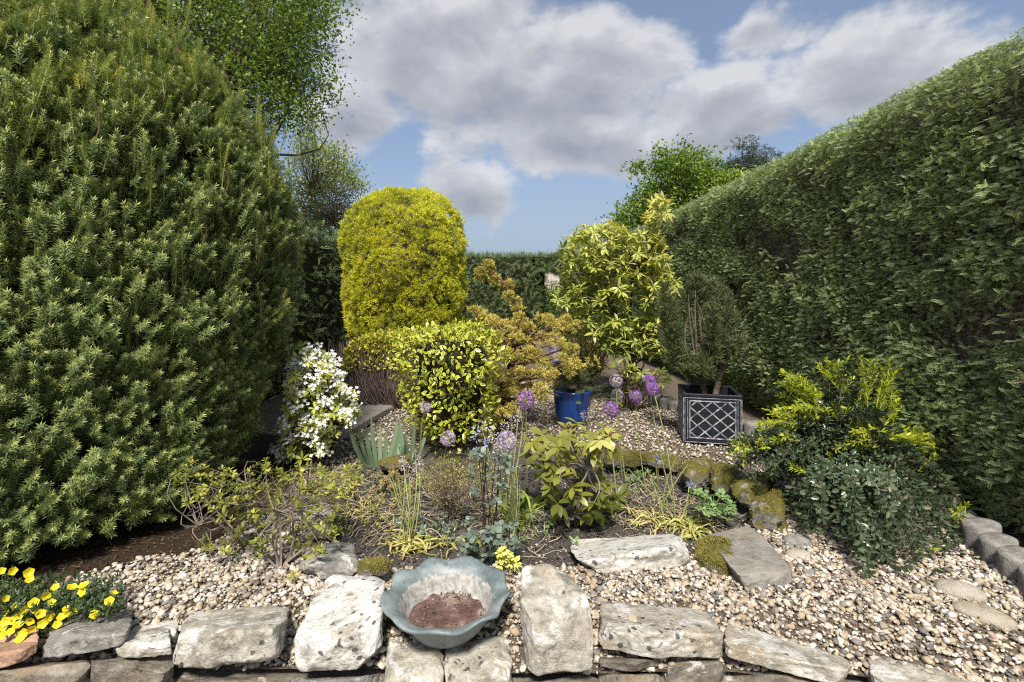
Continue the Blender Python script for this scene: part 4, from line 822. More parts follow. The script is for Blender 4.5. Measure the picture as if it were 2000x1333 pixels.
# clipped shapes turned about an upright axis
def turned(prof, c, n, cam_only=True, lump=.06):
    prof = np.asarray(prof, float); seg = np.hypot(np.diff(prof[:,0]), np.diff(prof[:,1])); wgt = seg * (prof[:-1,0] + prof[1:,0]); wgt = wgt / wgt.sum()
    k = rng.choice(len(seg), n * 3, p=wgt); t = rng.random(n * 3); r = prof[k,0]*(1-t) + prof[k+1,0]*t; z = prof[k,1]*(1-t) + prof[k+1,1]*t; ph = rng.uniform(0, 2*np.pi, n * 3)
    dr, dz = prof[k+1,0]-prof[k,0], prof[k+1,1]-prof[k,1]; N = unit(np.stack([dz*np.cos(ph), dz*np.sin(ph), -dr], -1))
    P = np.stack([c[0]+r*np.cos(ph), c[1]+r*np.sin(ph), z + c[2]], -1); v = unit(A(0,0,CZ) - P); q = (N*v).sum(1)
    keep = (q > -.25) | (rng.random(n*3) < .22) if cam_only else np.ones(n*3, bool); P, N = P[keep][:n], N[keep][:n]
    return P + N * (lump * 3 * fbm(P * 2.6, 3, 2))[:, None], N
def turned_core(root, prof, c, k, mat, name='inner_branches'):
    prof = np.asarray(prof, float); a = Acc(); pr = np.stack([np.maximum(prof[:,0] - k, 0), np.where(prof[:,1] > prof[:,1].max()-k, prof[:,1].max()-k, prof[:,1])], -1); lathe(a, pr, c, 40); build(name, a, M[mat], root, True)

# ------------------------------------------------------------------ the big yew
yp = [(.88,.08),(.97,.14),(1.03,.4),(1.13,.8),(1.20,1.15),(1.19,1.65),(1.10,2.10),(.93,2.42),(.68,2.68),(.42,2.88),(.22,3.0),(.0,3.08)]; yc = A(YC[0], YC[1], 0)
yew = thing('yew_bush', 'huge dark green clipped yew filling the left side', 'bush', yc)
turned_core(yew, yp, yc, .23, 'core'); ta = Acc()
for k in range(6): tube(ta, arc(yc + A(rng.uniform(-.3,.3), rng.uniform(-.3,.3), -.05), yc + A(rng.uniform(-.8,.8), rng.uniform(-.8,.8), 1.2), 0, 6), np.linspace(.05,.02,6), 6)
build('trunk', ta, M['bark_red'], yew)
lc = [o for o in yew.children if o.name.startswith('inner_branches')][0]
for v_ in lc.data.vertices: v_.co.y -= .36*min(1, max(0, 1 - v_.co.z/1.3))
def pxpts0(poly, n, d0, d1):
    q = rnd_in_poly(poly, n); d = rng.uniform(d0, d1, n); return np.stack([(q[:,0]-CX)/F*d, d, CZ-(q[:,1]-HZ)/F*d], -1)
def yew_clump(seed, k=15, r=.085):
    rr = np.random.default_rng(seed); a = Acc(); u = unit(rr.normal(size=(k,3)))*rr.random((k,1))**.5; P = u*A(.05,r,r); D = unit(A(.38,0,1.0) + rr.normal(size=(k,3))*.28)
    for j in range(k): t = YEW[rr.integers(0,4)]; a.inst(t, P[j:j+1], frames(D[j:j+1], unit(rr.normal(size=(1,3)))), np.array([rr.uniform(.8,1.3)]), np.array([np.clip(rr.normal(0,.12)+P[j,0]*1.6,-.25,.3)]))
    return a.tmpl()
P, N = turned(yp, yc, 2600, lump=.05); P = P - N*(.02+rng.random(len(P))*.13)[:,None]; q = P[:,2] > .07; P, N = P[q], N[q]; n = len(P); P[:,1] -= .36*np.clip(1 - P[:,2]/1.3, 0, 1); clus = fbm(P*A(9,9,2.6), 3, 7); P = P + N*(clus*.22)[:,None]
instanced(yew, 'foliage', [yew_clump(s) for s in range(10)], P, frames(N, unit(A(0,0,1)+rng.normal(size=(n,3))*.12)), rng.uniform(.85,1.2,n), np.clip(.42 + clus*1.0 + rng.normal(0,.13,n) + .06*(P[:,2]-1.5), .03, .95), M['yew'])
n = 900; P, N = turned(yp, yc, n); P[:,1] -= .36*np.clip(1 - P[:,2]/1.3, 0, 1); dp = rng.random(n) * .05 - .02; P = P - N * dp[:, None]; P = P[P[:,2] > .03]; N = N[:len(P)] if False else unit(np.stack([P[:,0]-yc[0], P[:,1]-yc[1], np.clip(P[:,2]-2.1, 0, 2)*.9], -1)); n = len(P)
clus = fbm(P * 7, 3, 7); P = P + N * (clus * .16)[:, None]
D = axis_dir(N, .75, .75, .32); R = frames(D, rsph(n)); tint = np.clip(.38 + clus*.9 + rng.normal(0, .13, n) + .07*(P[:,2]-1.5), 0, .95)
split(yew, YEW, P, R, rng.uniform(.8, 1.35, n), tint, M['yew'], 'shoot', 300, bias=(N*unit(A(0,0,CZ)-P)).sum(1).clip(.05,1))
P, N = turned(yp, yc, 330); q = P[:,2] > .7; P, N = P[q] + N[q]*.05, N[q]; n = len(P); D = axis_dir(N, .12, 1.0, .08); R = frames(D, rsph(n))
split(yew, YEWL, P - N*.03, R, rng.uniform(.65, 1.2, n), np.clip(.56 + rng.normal(0,.16,n), 0, 1), M['yew'], 'leader_shoot', 120, 'leader_foliage')
la = Acc()
for k in rng.integers(0, n, 60): b = P[k] - N[k]*.015; tube(la, arc(b - D[k]*.05, b + D[k]*rng.uniform(.08,.17), 0, 4, rng.normal(size=3)*.012), [.0036,.003,.0026,.0015], 4)
build('bare_twigs', la, M['bark_red'], yew, False, 'stuff')

# ------------------------------------------------------------------ clipped hedges
def hedge_pts(n, path, H, thick, r=.22, seed=0):
    """points and normals on the face, shoulder and top of a clipped hedge; path runs along the foot of the face, which looks to its left"""
    path = np.asarray(path, float); sg = np.hypot(*np.diff(path, axis=0).T); cu = np.concatenate([[0], np.cumsum(sg)]); s = rng.uniform(0, cu[-1], n); k = np.clip(np.searchsorted(cu, s) - 1, 0, len(sg)-1)
    t = (s - cu[k]) / sg[k]; xy = path[k]*(1-t)[:,None] + path[k+1]*t[:,None]; d = (path[k+1]-path[k])/sg[k][:,None]; nr = np.stack([-d[:,1], d[:,0]], -1)
    Lf, Ls, Lt = H - r, r*math.pi/2, thick; v = rng.uniform(0, Lf+Ls+Lt, n); z = np.where(v < Lf, v, 0); off = np.zeros(n); nz = np.zeros(n)
    a = np.clip((v - Lf)/r, 0, math.pi/2); sh = v >= Lf; z[sh] = (Lf + r*np.sin(a))[sh]; off[sh] = (r*(1-np.cos(a)))[sh]; tp = v >= Lf+Ls; off[tp] += (v-Lf-Ls)[tp]; nz[sh] = np.sin(a)[sh]
    off = off + .16*np.clip((.45 - z)/.45, 0, 1)
    P = np.stack([xy[:,0]-nr[:,0]*off, xy[:,1]-nr[:,1]*off, z], -1); N = unit(np.stack([nr[:,0]*(1-nz), nr[:,1]*(1-nz), nz], -1))
    return P + N*(.07*fbm(P*1.6, 3, seed))[:,None]*(1-nz)[:,None], N
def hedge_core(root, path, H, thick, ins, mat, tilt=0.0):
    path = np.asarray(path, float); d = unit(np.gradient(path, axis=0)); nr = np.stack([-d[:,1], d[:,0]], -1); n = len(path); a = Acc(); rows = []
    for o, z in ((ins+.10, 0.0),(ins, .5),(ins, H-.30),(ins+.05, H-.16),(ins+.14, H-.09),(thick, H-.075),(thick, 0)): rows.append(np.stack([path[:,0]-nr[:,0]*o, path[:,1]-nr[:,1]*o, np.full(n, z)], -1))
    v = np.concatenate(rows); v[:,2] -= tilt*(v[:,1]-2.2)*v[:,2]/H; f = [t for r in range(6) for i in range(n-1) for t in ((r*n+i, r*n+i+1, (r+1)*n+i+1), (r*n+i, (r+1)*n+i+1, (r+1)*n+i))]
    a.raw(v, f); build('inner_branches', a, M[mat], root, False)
HP = [(2.62,.3),(2.46,1.3),(2.42,2.2),(2.42,3.2),(2.42,4.5),(2.40,6.0),(2.36,7.5),(2.3,9.5),(2.1,12.6)]
hedge = thing('cypress_hedge', 'tall clipped green cypress hedge running along the right side', 'hedge', (2.45, 4, 0)); HH = 2.62
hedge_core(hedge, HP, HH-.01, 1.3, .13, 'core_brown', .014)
P, N = hedge_pts(10000, HP, HH, .3, seed=21); P2, N2 = hedge_pts(14000, HP, HH, .3, seed=21); q = (N2[:,2] > .15); P, N = np.vstack([P, P2[q]]), np.vstack([N, N2[q]]); P[:,2] -= .014*(P[:,1]-2.2)*P[:,2]/HH; P, N = P[P[:,2] > .10], N[P[:,2] > .10]
dead = np.zeros(len(P))
for dx, dy, rr in ((1505,480,.16),(1530,520,.12),(1475,455,.09),(1320,470,.16),(1430,560,.08),(1980,640,.14),(1620,660,.07),(1580,350,.06)):
    q = A((dx-CX)/F, 1, (HZ-dy)/F); dd = q*2.42/q[0] + A(0,0,CZ); dead = np.maximum(dead, np.clip(1.25 - np.linalg.norm((P-dd)*A(1,.45,1), axis=1)/(rr*1.6), 0, 1))
dead = np.maximum(dead, np.clip((vnoise(P*3.3, 5) - .74)*5, 0, .7)); q = rng.random(len(P)) > dead*.93; P, N, dead = P[q], N[q], dead[q]; n = len(P)
def hedge_clump(seed, k=34):
    rr = np.random.default_rng(seed); a = Acc(); P = rr.normal(size=(k,3))*A(.016,.07,.055); D = unit(A(.40,0,.02) + np.stack([0*P[:,0], rr.normal(.25,.85,k), rr.normal(0,.2,k)],-1) + rr.normal(size=(k,3))*.16); U = unit(A(.62,0,.7) + rr.normal(size=(k,3))*.42)
    a_t = np.clip(rr.normal(0,.15,k) + P[:,0]*3, -.3, .35); R = frames(D, U); S = rr.uniform(.55,1.05,k)
    for j in range(k): a.inst(SPR[rr.integers(0,5)], P[j:j+1], R[j:j+1], S[j:j+1], a_t[j:j+1])
    return a.tmpl()
lum = fbm(P*6.5, 3, 31); topp = N[:,2] > .25; kp = topp | (P[:,2] < HH - .20 - .014*(P[:,1]-2.2)); P, N, dead, lum, topp = P[kp], N[kp], dead[kp], lum[kp], topp[kp]; n = len(P); Pc = P - N*(rng.random(n)*.07 + np.where(topp, .035, 0))[:,None] + N*(lum*np.where(topp, .03, .09))[:,None]
instanced(hedge, 'foliage', [hedge_clump(s) for s in range(10)], Pc, frames(N, unit(np.where(topp[:,None], A(-1,0,.4), A(0,0,1)) + rng.normal(size=(n,3))*.10)), rng.uniform(.8,1.15,n)*np.where(topp, np.where(N[:,2] > .9, .34, .5), 1)*np.clip(.85+P[:,1]*.03,.85,1.15), np.clip(.52 + lum*.8 + rng.normal(0,.10,n) - dead*.4, .05, .95), M['leyland'])
q = rng.random(n) < .26*np.clip(3/P[:,1], .2, 1.2); q &= ~topp & (P[:,2] < HH - .36); P, N, dead = P[q], N[q], dead[q]; n = len(P)
dp = rng.random(n)*.05 - .03; lum = fbm(P*6.5, 3, 31); P = P - N*dp[:,None] + N*(lum*.15)[:,None]
along = np.stack([0*N[:,0], -np.ones(n), 0*N[:,0]], -1); D = unit(N*.62 + along*(rng.normal(.35,.5,n))[:,None] + A(0,0,.12) + rng.normal(size=(n,3))*.22); U = unit(A(0,0,.8) + rng.normal(size=(n,3))*.38 + N*.55)
S = rng.uniform(.8, 1.3, n)*np.clip(.75 + P[:,1]*.035, .8, 1.15)*np.where(rng.random(n) < .05, 1.35, 1); tint = np.clip(.50 + lum*.85 + rng.normal(0,.17,n) - dead*.45, 0, 1)
split(hedge, SPR, P, frames(D, U), S, tint, M['leyland'], 'spray', 300, bias=np.clip(1.1 - dp*6, .1, 1.2))

LH = [(-2.2,14.2),(-2.62,12),(-2.75,10),(-2.7,8),(-2.62,6.5),(-2.6,5.2),(-2.9,4.4)]
def far_hedge(name, label, path, H, thick, n, size, base, cut=None, seed=1, core=True, mat='hedge_far'):
    h = thing(name, label, 'hedge', (*np.mean(path, axis=0), 0))
    if core: hedge_core(h, path, H, thick, .12, 'core')
    P, N = hedge_pts(n, path, H, thick*.8, seed=seed)
    if cut is not None: q = ~cut(P); P, N = P[q], N[q]
    m = len(P); lum = fbm(P*4, 3, seed); P = P - N*(rng.random(m)*.10)[:,None] + N*(lum*.16)[:,None]; D = unit(N*.4 + rng.normal(size=(m,3))*.6); a = Acc(); k = rng.integers(0, 3, m); S = rng.uniform(.7,1.3,m)*size; R = frames(D, unit(A(0,0,.6)+N*.6+rng.normal(size=(m,3))*.4)); tt = np.clip(base + lum*.9 + rng.normal(0,.16,m), 0, 1)
    for j in range(3): a.inst(SPR_F[j], P[k==j], R[k==j], S[k==j], tt[k==j])
    build('foliage', a, M[mat], h, False, 'stuff'); return h
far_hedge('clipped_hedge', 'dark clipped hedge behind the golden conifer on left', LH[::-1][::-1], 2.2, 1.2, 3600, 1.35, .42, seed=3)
# end hedge with the archway: left and right pieces and the lintel over the gap
AX0, AX1, AZ, ED_ = .60, 1.36, 1.90, 13.2
eh = thing('arched_hedge', 'clipped hedge across the far end with a dark archway', 'hedge', (.9, ED_, 0))
def eblock(x0, x1, z0, z1):
    a = Acc(); box(a, ((x0+x1)/2, ED_+.75, (z0+z1)/2), (x1-x0, 1.1, z1-z0)); build('inner_branches', a, M['core'], eh)
a = Acc(); x1_ = AX0-.04; a.raw([(-2.6,ED_+.2,0),(x1_+.06,ED_+.2,0),(x1_+.40,ED_+1.3,0),(-2.6,ED_+1.3,0),(-2.6,ED_+.2,2.2),(x1_+.06,ED_+.2,2.2),(x1_+.40,ED_+1.3,2.2),(-2.6,ED_+1.3,2.2)], [(0,1,5),(0,5,4),(1,2,6),(1,6,5),(2,3,7),(2,7,6),(3,0,4),(3,4,7),(4,5,6),(4,6,7)]); build('inner_branches', a, M['core'], eh); eblock(AX1+.04, 2.6, 0, 2.2); eblock(AX0-.04, AX1+.04, AZ+.05, 2.2)
P, N = hedge_pts(5200, [(2.7, ED_), (-2.7, ED_)][::-1][::-1], 2.22, 1.2, seed=8)
N = N * A(1, 1, 1); N[:,1] = -abs(N[:,1]); P[:,1] = np.where(P[:,1] < ED_, 2*ED_ - P[:,1], P[:,1]); P[:,2] += 0
top = AZ - .16*((P[:,0]-.98)/.38)**2; q = ~((P[:,0] > AX0) & (P[:,0] < AX1) & (P[:,2] < top)); P, N = P[q], N[q]
jn = 1500; jz = rng.uniform(0, AZ-.1, jn); js = rng.random(jn) < .5; jd = rng.uniform(0,1.2,jn); jp = np.stack([np.where(js, AX0 + .3*jd, AX1 + .3*jd), ED_ + jd, jz], -1); jN = np.stack([np.where(js, 1., -1.), 0*jz, 0*jz], -1); ln = 500; lx = rng.uniform(AX0, AX1, ln)
lp = np.stack([lx, ED_ + rng.uniform(0,1.2,ln), AZ - .16*((lx-.98)/.38)**2 + .03], -1); P = np.vstack([P, jp, lp]); N = np.vstack([N, jN, np.tile(A(0,-.2,-1), (ln,1))]); m = len(P)
lum = fbm(P*4, 3, 6); D = unit(N*.7 + rng.normal(size=(m,3))*.5); a = Acc(); a.inst(SPR_F[0], P - N*(rng.random(m)*.08)[:,None], frames(D, unit(A(0,0,.6)+N*.6+rng.normal(size=(m,3))*.4)), rng.uniform(1.3,2.2,m), np.clip(.45+lum*.8+rng.normal(0,.15,m),0,1)); build('foliage', a, M['hedge_far'], eh, False, 'stuff')

# ------------------------------------------------------------------ golden conifer
gc = A(-1.51, 6.95, 0); gpf = [(.46,.1),(.58,.35),(.70,.75),(.79,1.15),(.84,1.6),(.83,1.92),(.765,2.2),(.64,2.44),(.46,2.59),(.24,2.67),(0,2.69)]
gold = thing('golden_conifer', 'golden yellow conifer clipped to a tall rounded drum', 'bush', gc); turned_core(gold, gpf, gc, .14, 'core_brown')
ta = Acc(); tube(ta, arc(gc, gc + A(0,0,.8), 0, 4), [.09,.08,.07,.06], 8); build('trunk', ta, M['bark_red'], gold)
n = 7600; P, N = turned(gpf, gc, n, lump=.08); hole = np.maximum.reduce([np.clip(1.2 - np.linalg.norm(P - W(hx, hy, 6.1), axis=1)/(hr*1.3), 0, 1) for hx, hy, hr in ((795,455,.11),(790,482,.07),(790,595,.09),(820,590,.09),(850,600,.07),(705,600,.06),(770,600,.06))]); q = rng.random(n) > hole*.85; P, N, hole = P[q], N[q], hole[q]; n = len(P)
lum = fbm(P*4.5, 3, 12); P = P - N*(rng.random(n)*.10)[:,None] + N*(lum*.11)[:,None]; D = axis_dir(N, .8, .6, .3)
split(gold, [tuft(.07, 26, s, 1.0, .75, .007) for s in range(4)], P, frames(D, rsph(n)), rng.uniform(.75,1.25,n), np.clip(.64+lum*1.4+rng.normal(0,.10,n)-hole*.6, 0, 1), M['gold_conifer'], 'spray', 250)

# ------------------------------------------------------------------ helpers for leafy plants
def whorls(P, axis, n, S, tilt=(.9, .3), droop=0.0, jit=.25):
    """n leaves round each axis: positions, frames, sizes and the index of their whorl"""
    P = np.asarray(P, float); k = len(P); axis = unit(np.broadcast_to(np.asarray(axis, float), (k, 3))); nn = np.broadcast_to(np.asarray(n), (k,)); i = np.repeat(np.arange(k), nn); m = len(i)
    ax = axis[i]; e1 = unit(np.cross(ax, A(.31, .52, .11))); e2 = np.cross(ax, e1); j = np.concatenate([np.arange(q) for q in nn]); ph = j*2.39996 + rng.normal(0, jit, m) + i*1.7
    t = np.clip(rng.normal(tilt[0], tilt[1], m), -.6, 1.9); rad = e1*np.cos(ph)[:,None] + e2*np.sin(ph)[:,None]; D = ax*np.cos(t)[:,None] + rad*np.sin(t)[:,None] - A(0,0,1)*droop
    U = ax + A(0,0,.4) + rng.normal(size=(m,3))*.15; Si = np.broadcast_to(np.asarray(S, float), (k,))[i]*rng.uniform(.72, 1.12, m)
    return P[i] + unit(D)*.004, frames(D, U), Si, i
def branch_to(acc, base, tips, r0, r1, sag=.0, joints=5, wob=.03, mi=0, sides=5):
    """tapered branches from a base through shared forks to each tip"""
    base = np.asarray(base, float); tips = np.asarray(tips, float); ctr = tips.mean(0); k = max(1, min(joints, len(tips)//3 or 1)); far = tips[rng.choice(len(tips), k, replace=False)]; forks = base + (far - base)*rng.uniform(.4, .62, (k,1)) + rng.normal(size=(k,3))*wob
    for f in forks: tube(acc, arc(base + rng.normal(size=3)*A(r0,r0,0), f, 0, 5, rng.normal(size=3)*wob), np.linspace(r0, r0*.6, 5), sides, mi=mi)
    for t in tips:
        f = forks[np.argmin(np.linalg.norm(forks - t, axis=1))]; tube(acc, arc(f, t, sag, 5, rng.normal(size=3)*wob), np.linspace(r0*.55, r1, 5), 4, mi=mi)
def pxpts(poly, n, d0, d1):
    q = rnd_in_poly(poly, n); d = rng.uniform(d0, d1, n); return np.stack([(q[:,0]-CX)/F*d, d, CZ-(q[:,1]-HZ)/F*d], -1)

# ------------------------------------------------------------------ bare clipped hedge and variegated shrub in the middle
X0, X1, Y0, Y1, ZT = -1.70, -.28, 5.05, 5.95, .76
bh = thing('box_shaped_hedge', 'low clipped hedge with bare brown twigs and a yellow green top', 'hedge', (-1.0, 5.5, 0)); a = Acc(); n = 1500
fx = rng.random(n) < .72; tx = np.where(fx, rng.uniform(X0, X1, n), np.where(rng.random(n) < .8, X0, X1)); ty = np.where(fx, Y0, rng.uniform(Y0, Y1, n)); inw = rng.random(n)**2*.25; tx += np.where(fx, 0, np.sign(-tx-1)*inw*-1); ty += np.where(fx, inw, 0)
for i in range(n):
    h = rng.uniform(.45, 1)*ZT; b = A((tx[i]+1.0)*.72 - 1.0 + rng.normal(0,.04), (ty[i]-5.5)*.7 + 5.5, 0); t_ = A(tx[i]+rng.normal(0,.04), ty[i]+rng.normal(0,.03), h); tube(a, arc(b, t_, 0, 4, A((tx[i]+1)*.06, (ty[i]-5.5)*.06, 0)+rng.normal(size=3)*.02), np.linspace(.005,.002,4), 3, tint=rng.random())
build('twigs', a, M['twig'], bh, False, 'stuff'); c = Acc(); box(c, (-1.0, 5.52, .36), (1.12, .62, .62)); build('inner_branches', c, M['core'], bh)
n = 7500; P = np.stack([rng.uniform(X0, X1, n), rng.uniform(Y0, Y1, n), np.full(n, ZT)], -1); sd = rng.random(n) < .36; P[sd,1] = Y0 + rng.random(sd.sum())*.05; P[sd,2] = ZT - rng.random(sd.sum())**1.8*.3; sl = rng.random(n) < .06; P[sl,0] = X0; P[sl,2] = ZT - rng.random(sl.sum())*.3; P += rng.normal(size=(n,3))*.018
P[:,2] -= .10*np.clip((X0 + .22 - P[:,0])/.22, 0, 1)**2; a = Acc(); a.inst(leaf_t(.034,.018,st=1), P, frames(unit(rsph(n)+A(0,-.3,.7)), rsph(n)), rng.uniform(.8,1.5,n), np.clip(rng.normal(.55,.25,n)+fbm(P*5,2,3)*.5,0,1)); build('foliage', a, M['lonicera'], bh, False, 'stuff')

eu = thing('variegated_euonymus', 'dense yellow and green variegated euonymus in the middle of the bed', 'bush', (-.48, 4.0, 0)); EUP = [(.22,.05),(.36,.2),(.39,.5),(.42,.70),(.415,.84),(.36,.93),(.2,.97),(0,.97)]
euc = A(-.50, 4.02, 0.0); P, N = turned(EUP, euc, 2900, lump=.03); P[:,0] = euc[0] + (P[:,0]-euc[0])*1.0; n = len(P); lm = fbm(P*7,3,4); P = P - N*(rng.random(n)*.10)[:,None] + N*(lm*.34)[:,None]
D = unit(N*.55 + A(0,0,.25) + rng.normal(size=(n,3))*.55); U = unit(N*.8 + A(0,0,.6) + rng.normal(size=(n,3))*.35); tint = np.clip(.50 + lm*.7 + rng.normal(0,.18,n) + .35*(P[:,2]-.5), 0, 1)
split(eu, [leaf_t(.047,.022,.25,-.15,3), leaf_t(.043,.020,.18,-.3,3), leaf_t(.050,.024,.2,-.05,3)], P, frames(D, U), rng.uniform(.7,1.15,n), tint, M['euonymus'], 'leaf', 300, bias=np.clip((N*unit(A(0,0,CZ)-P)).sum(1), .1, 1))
turned_core(eu, EUP, euc, .14, 'core'); a = Acc(); branch_to(a, euc, P[rng.integers(0,n,60)], .016, .003, joints=9); build('branches', a, M['bark'], eu, False)

# ------------------------------------------------------------------ golden hinoki cypress
hk = thing('golden_cypress', 'irregular golden dwarf cypress with one long arm reaching up left', 'bush', (-.06, 4.5, 0)); hb = A(-.07, 4.5, 0)
arm = [(1018,628,4.55),(1010,606,4.55),(1002,588,4.55),(994,570,4.55),(984,552,4.55),(972,540,4.55),(962,528,4.55),(952,514,4.55),(946,543,4.5),(938,540,4.5),(978,562,4.55),(1012,618,4.5)]
pads = [(935,612,4.5),(948,620,4.5),(962,628,4.5),(985,636,4.5),(1012,640,4.4),(1035,640,4.5),(1060,630,4.6),(1080,626,4.6),(1104,628,4.7),(1116,632,4.7),(930,650,4.3),(962,660,4.3),(992,662,4.3),(1024,662,4.4),(1056,664,4.4),(1086,672,4.4),(1112,680,4.4),(952,690,4.2),(984,692,4.2),(1012,700,4.25),(1040,700,4.25),(1070,706,4.25),(1100,704,4.3),(1128,714,4.35),(940,720,4.2),(976,728,4.2),(1008,730,4.2),(1042,736,4.2),(1076,736,4.25),(1100,730,4.3),(952,752,4.15),(1000,748,4.2),(1050,764,4.2),(1062,758,4.2),(962,786,4.1),(990,800,4.1),(1012,792,4.1),(1000,770,4.15),(944,770,4.1),(930,742,4.15),(978,812,4.05),(1035,685,4.35),(1090,650,4.5)]
C = np.array([W(x+rng.normal(0,4), y+rng.normal(0,3), d+rng.normal(0,.04)) for x, y, d in arm] + [W(x+rng.normal(0,11), y+rng.normal(0,6), d+rng.normal(0,.12)) for x, y, d in pads*3]); rad = np.concatenate([np.full(len(arm), .034), rng.uniform(.026, .05, len(pads)*3)]); HT = [tuft(.05, 22, s+40, 1.1, .8, .007) for s in range(4)]
a = Acc(); tube(a, [hb-A(0,0,.05), hb+A(.02,0,.15), hb+A(0,.02,.35), hb+A(.06,.04,.55), hb+A(.08,.05,.78)], [.055,.05,.045,.035,.025], 8); av = np.array([W(1050,690,4.5)]+[W(x,y,d) for x,y,d in arm[:8]]); tube(a, av, np.linspace(.02,.006,len(av)), 5)
for q in C[len(arm)::2]: tube(a, arc(hb + A(.03,.02, np.clip(q[2]-.12,.08,.75)), q, -.02, 5, rng.normal(size=3)*.02), np.linspace(.014,.005,5), 4)
build('trunk', a, M['bark_red'], hk); k = np.concatenate([np.full(22 if i < len(arm) else 13, i) for i in range(len(C))]); m = len(k); off = rsph(m)*rng.random((m,1))**.4; P = C[k] + off*rad[k][:,None]*A(1.25,1.25,.62); D = unit(off*.8 + A(0,0,.35) + rng.normal(size=(m,3))*.3)
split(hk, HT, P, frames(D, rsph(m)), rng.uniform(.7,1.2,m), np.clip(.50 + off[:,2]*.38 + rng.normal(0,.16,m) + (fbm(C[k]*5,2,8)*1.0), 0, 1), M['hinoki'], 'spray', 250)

# ------------------------------------------------------------------ spirea behind, tall rhododendron, its low suckers
sp = thing('golden_spirea', 'small twiggy golden shrub left of the tall rhododendron', 'bush', (.88, 6.0, 0)); P = pxpts([(1096,660),(1120,640),(1165,640),(1192,665),(1190,715),(1160,740),(1110,735),(1095,700)], 420, 5.7, 6.3); a = Acc()
for q in P[::2]: tube(a, arc(A(.88+rng.normal(0,.05),6.0+rng.normal(0,.05),0), q, 0, 4, rng.normal(size=3)*.02), np.linspace(.006,.002,4), 3, tint=.4)
build('branches', a, M['twig'], sp, False, 'stuff'); i = np.repeat(np.arange(len(P)), 9); m = len(i); a = Acc(); a.inst(leaf_t(.035,.013,st=1), P[i]+rng.normal(size=(m,3))*.03, frames(unit(rsph(m)+A(0,0,.9)), rsph(m)), rng.uniform(.7,1.2,m), np.clip(rng.normal(.55,.2,m),0,1)); build('foliage', a, M['lonicera'], sp, False, 'stuff')

RT = thing('tall_rhododendron', 'tall yellow green rhododendron in front of the right hedge', 'bush', (1.28, 5.45, 0))
rp = [(1245,470),(1262,420),(1278,388),(1298,384),(1306,410),(1290,450),(1300,500),(1322,540),(1326,575),(1300,600),(1310,640),(1290,690),(1240,705),(1190,690),(1150,640),(1110,610),(1088,590),(1092,560),(1100,520),(1095,490),(1110,470),(1128,450),(1170,440),(1195,430),(1220,445)]
PW = pxpts(rp, 1000, 5.1, 5.9); lo = pxpts([(1186,716),(1215,700),(1245,690),(1290,720),(1312,740),(1300,770),(1262,770),(1240,790),(1258,812),(1222,815),(1200,800),(1206,760)], 36, 5.0, 5.3); q = vnoise(PW*2.9, 17); PW = PW[(q < .88)]; base = A(1.28, 5.45, 0)
a = Acc(); branch_to(a, base, PW[::11], .016, .003, joints=8, wob=.09, sides=6); build('branches', a, M['bark'], RT); a = Acc(); branch_to(a, A(1.28,5.2,0), lo, .012, .004, joints=6, wob=.03); build('suckers', a, M['bark'], RT)
PA = np.vstack([PW, lo]); ax = unit(rng.normal(size=(len(PA),3))*.45 + A(0,-.25,1)); LP_, LR, LS, li = whorls(PA, ax, rng.integers(7,11,len(PA)), rng.uniform(.8,1.15,len(PA))*np.where(np.arange(len(PA)) >= len(PW), .85, 1), (1.15,.32), .22)
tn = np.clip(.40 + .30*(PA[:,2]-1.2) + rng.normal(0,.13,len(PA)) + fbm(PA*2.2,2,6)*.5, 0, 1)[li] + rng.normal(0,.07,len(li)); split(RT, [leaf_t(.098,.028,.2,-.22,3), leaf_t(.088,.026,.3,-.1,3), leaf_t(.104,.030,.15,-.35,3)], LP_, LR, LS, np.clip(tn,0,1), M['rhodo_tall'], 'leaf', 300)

# ------------------------------------------------------------------ small rhododendron in the bed
RS = thing('small_rhododendron', 'small olive leaved rhododendron with red buds before the blue pot', 'bush', (.36, 2.75, -.03))
cw = [(1110,838),(1128,828),(1142,846),(1118,862),(1150,866),(1090,874),(1062,850),(1040,862),(1030,884),(1052,888),(1072,902),(1100,884),(1128,884),(1160,884),(1178,838),(1192,852),(1170,860),(1186,874),(1200,862),(1110,912),(1122,920),(1080,924),(1092,934),(1076,948),(1060,918),(1140,914),(1150,930),(1164,922),(1172,940),(1146,948),(1120,950),(1180,958),(1130,968),(1150,972),(1100,966),(1088,984),(1110,982),(1126,992),(1160,984),(1176,980),(1190,990),(1150,1002),(1166,1016),(1136,1012),(1104,1004),(1082,1006),(1158,1022),(1196,966),(1206,972),(1100,856),(1140,872),(1068,872),(1132,900),(1112,896)]
C = np.array([W(x,y,2.72+.22*math.sin(x*.7+y*.31)) for x, y in cw]); C[:,2] = np.maximum(C[:,2], .03); ax = unit(rng.normal(size=(len(C),3))*.35 + A(0,-.35,1)); P, R, S, i = whorls(C, ax, rng.integers(6,9,len(C)), rng.uniform(.8,1.15,len(C)), (1.25,.3), .35)
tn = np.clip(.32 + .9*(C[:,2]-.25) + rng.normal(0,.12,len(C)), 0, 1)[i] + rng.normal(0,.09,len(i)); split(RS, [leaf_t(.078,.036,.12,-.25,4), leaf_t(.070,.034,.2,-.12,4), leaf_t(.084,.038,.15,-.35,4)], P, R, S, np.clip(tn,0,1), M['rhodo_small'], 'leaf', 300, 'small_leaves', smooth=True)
a = Acc(); branch_to(a, A(.36,2.75,-.05), C, .012, .003, joints=9, wob=.03); build('branches', a, M['bark_grey'], RS)
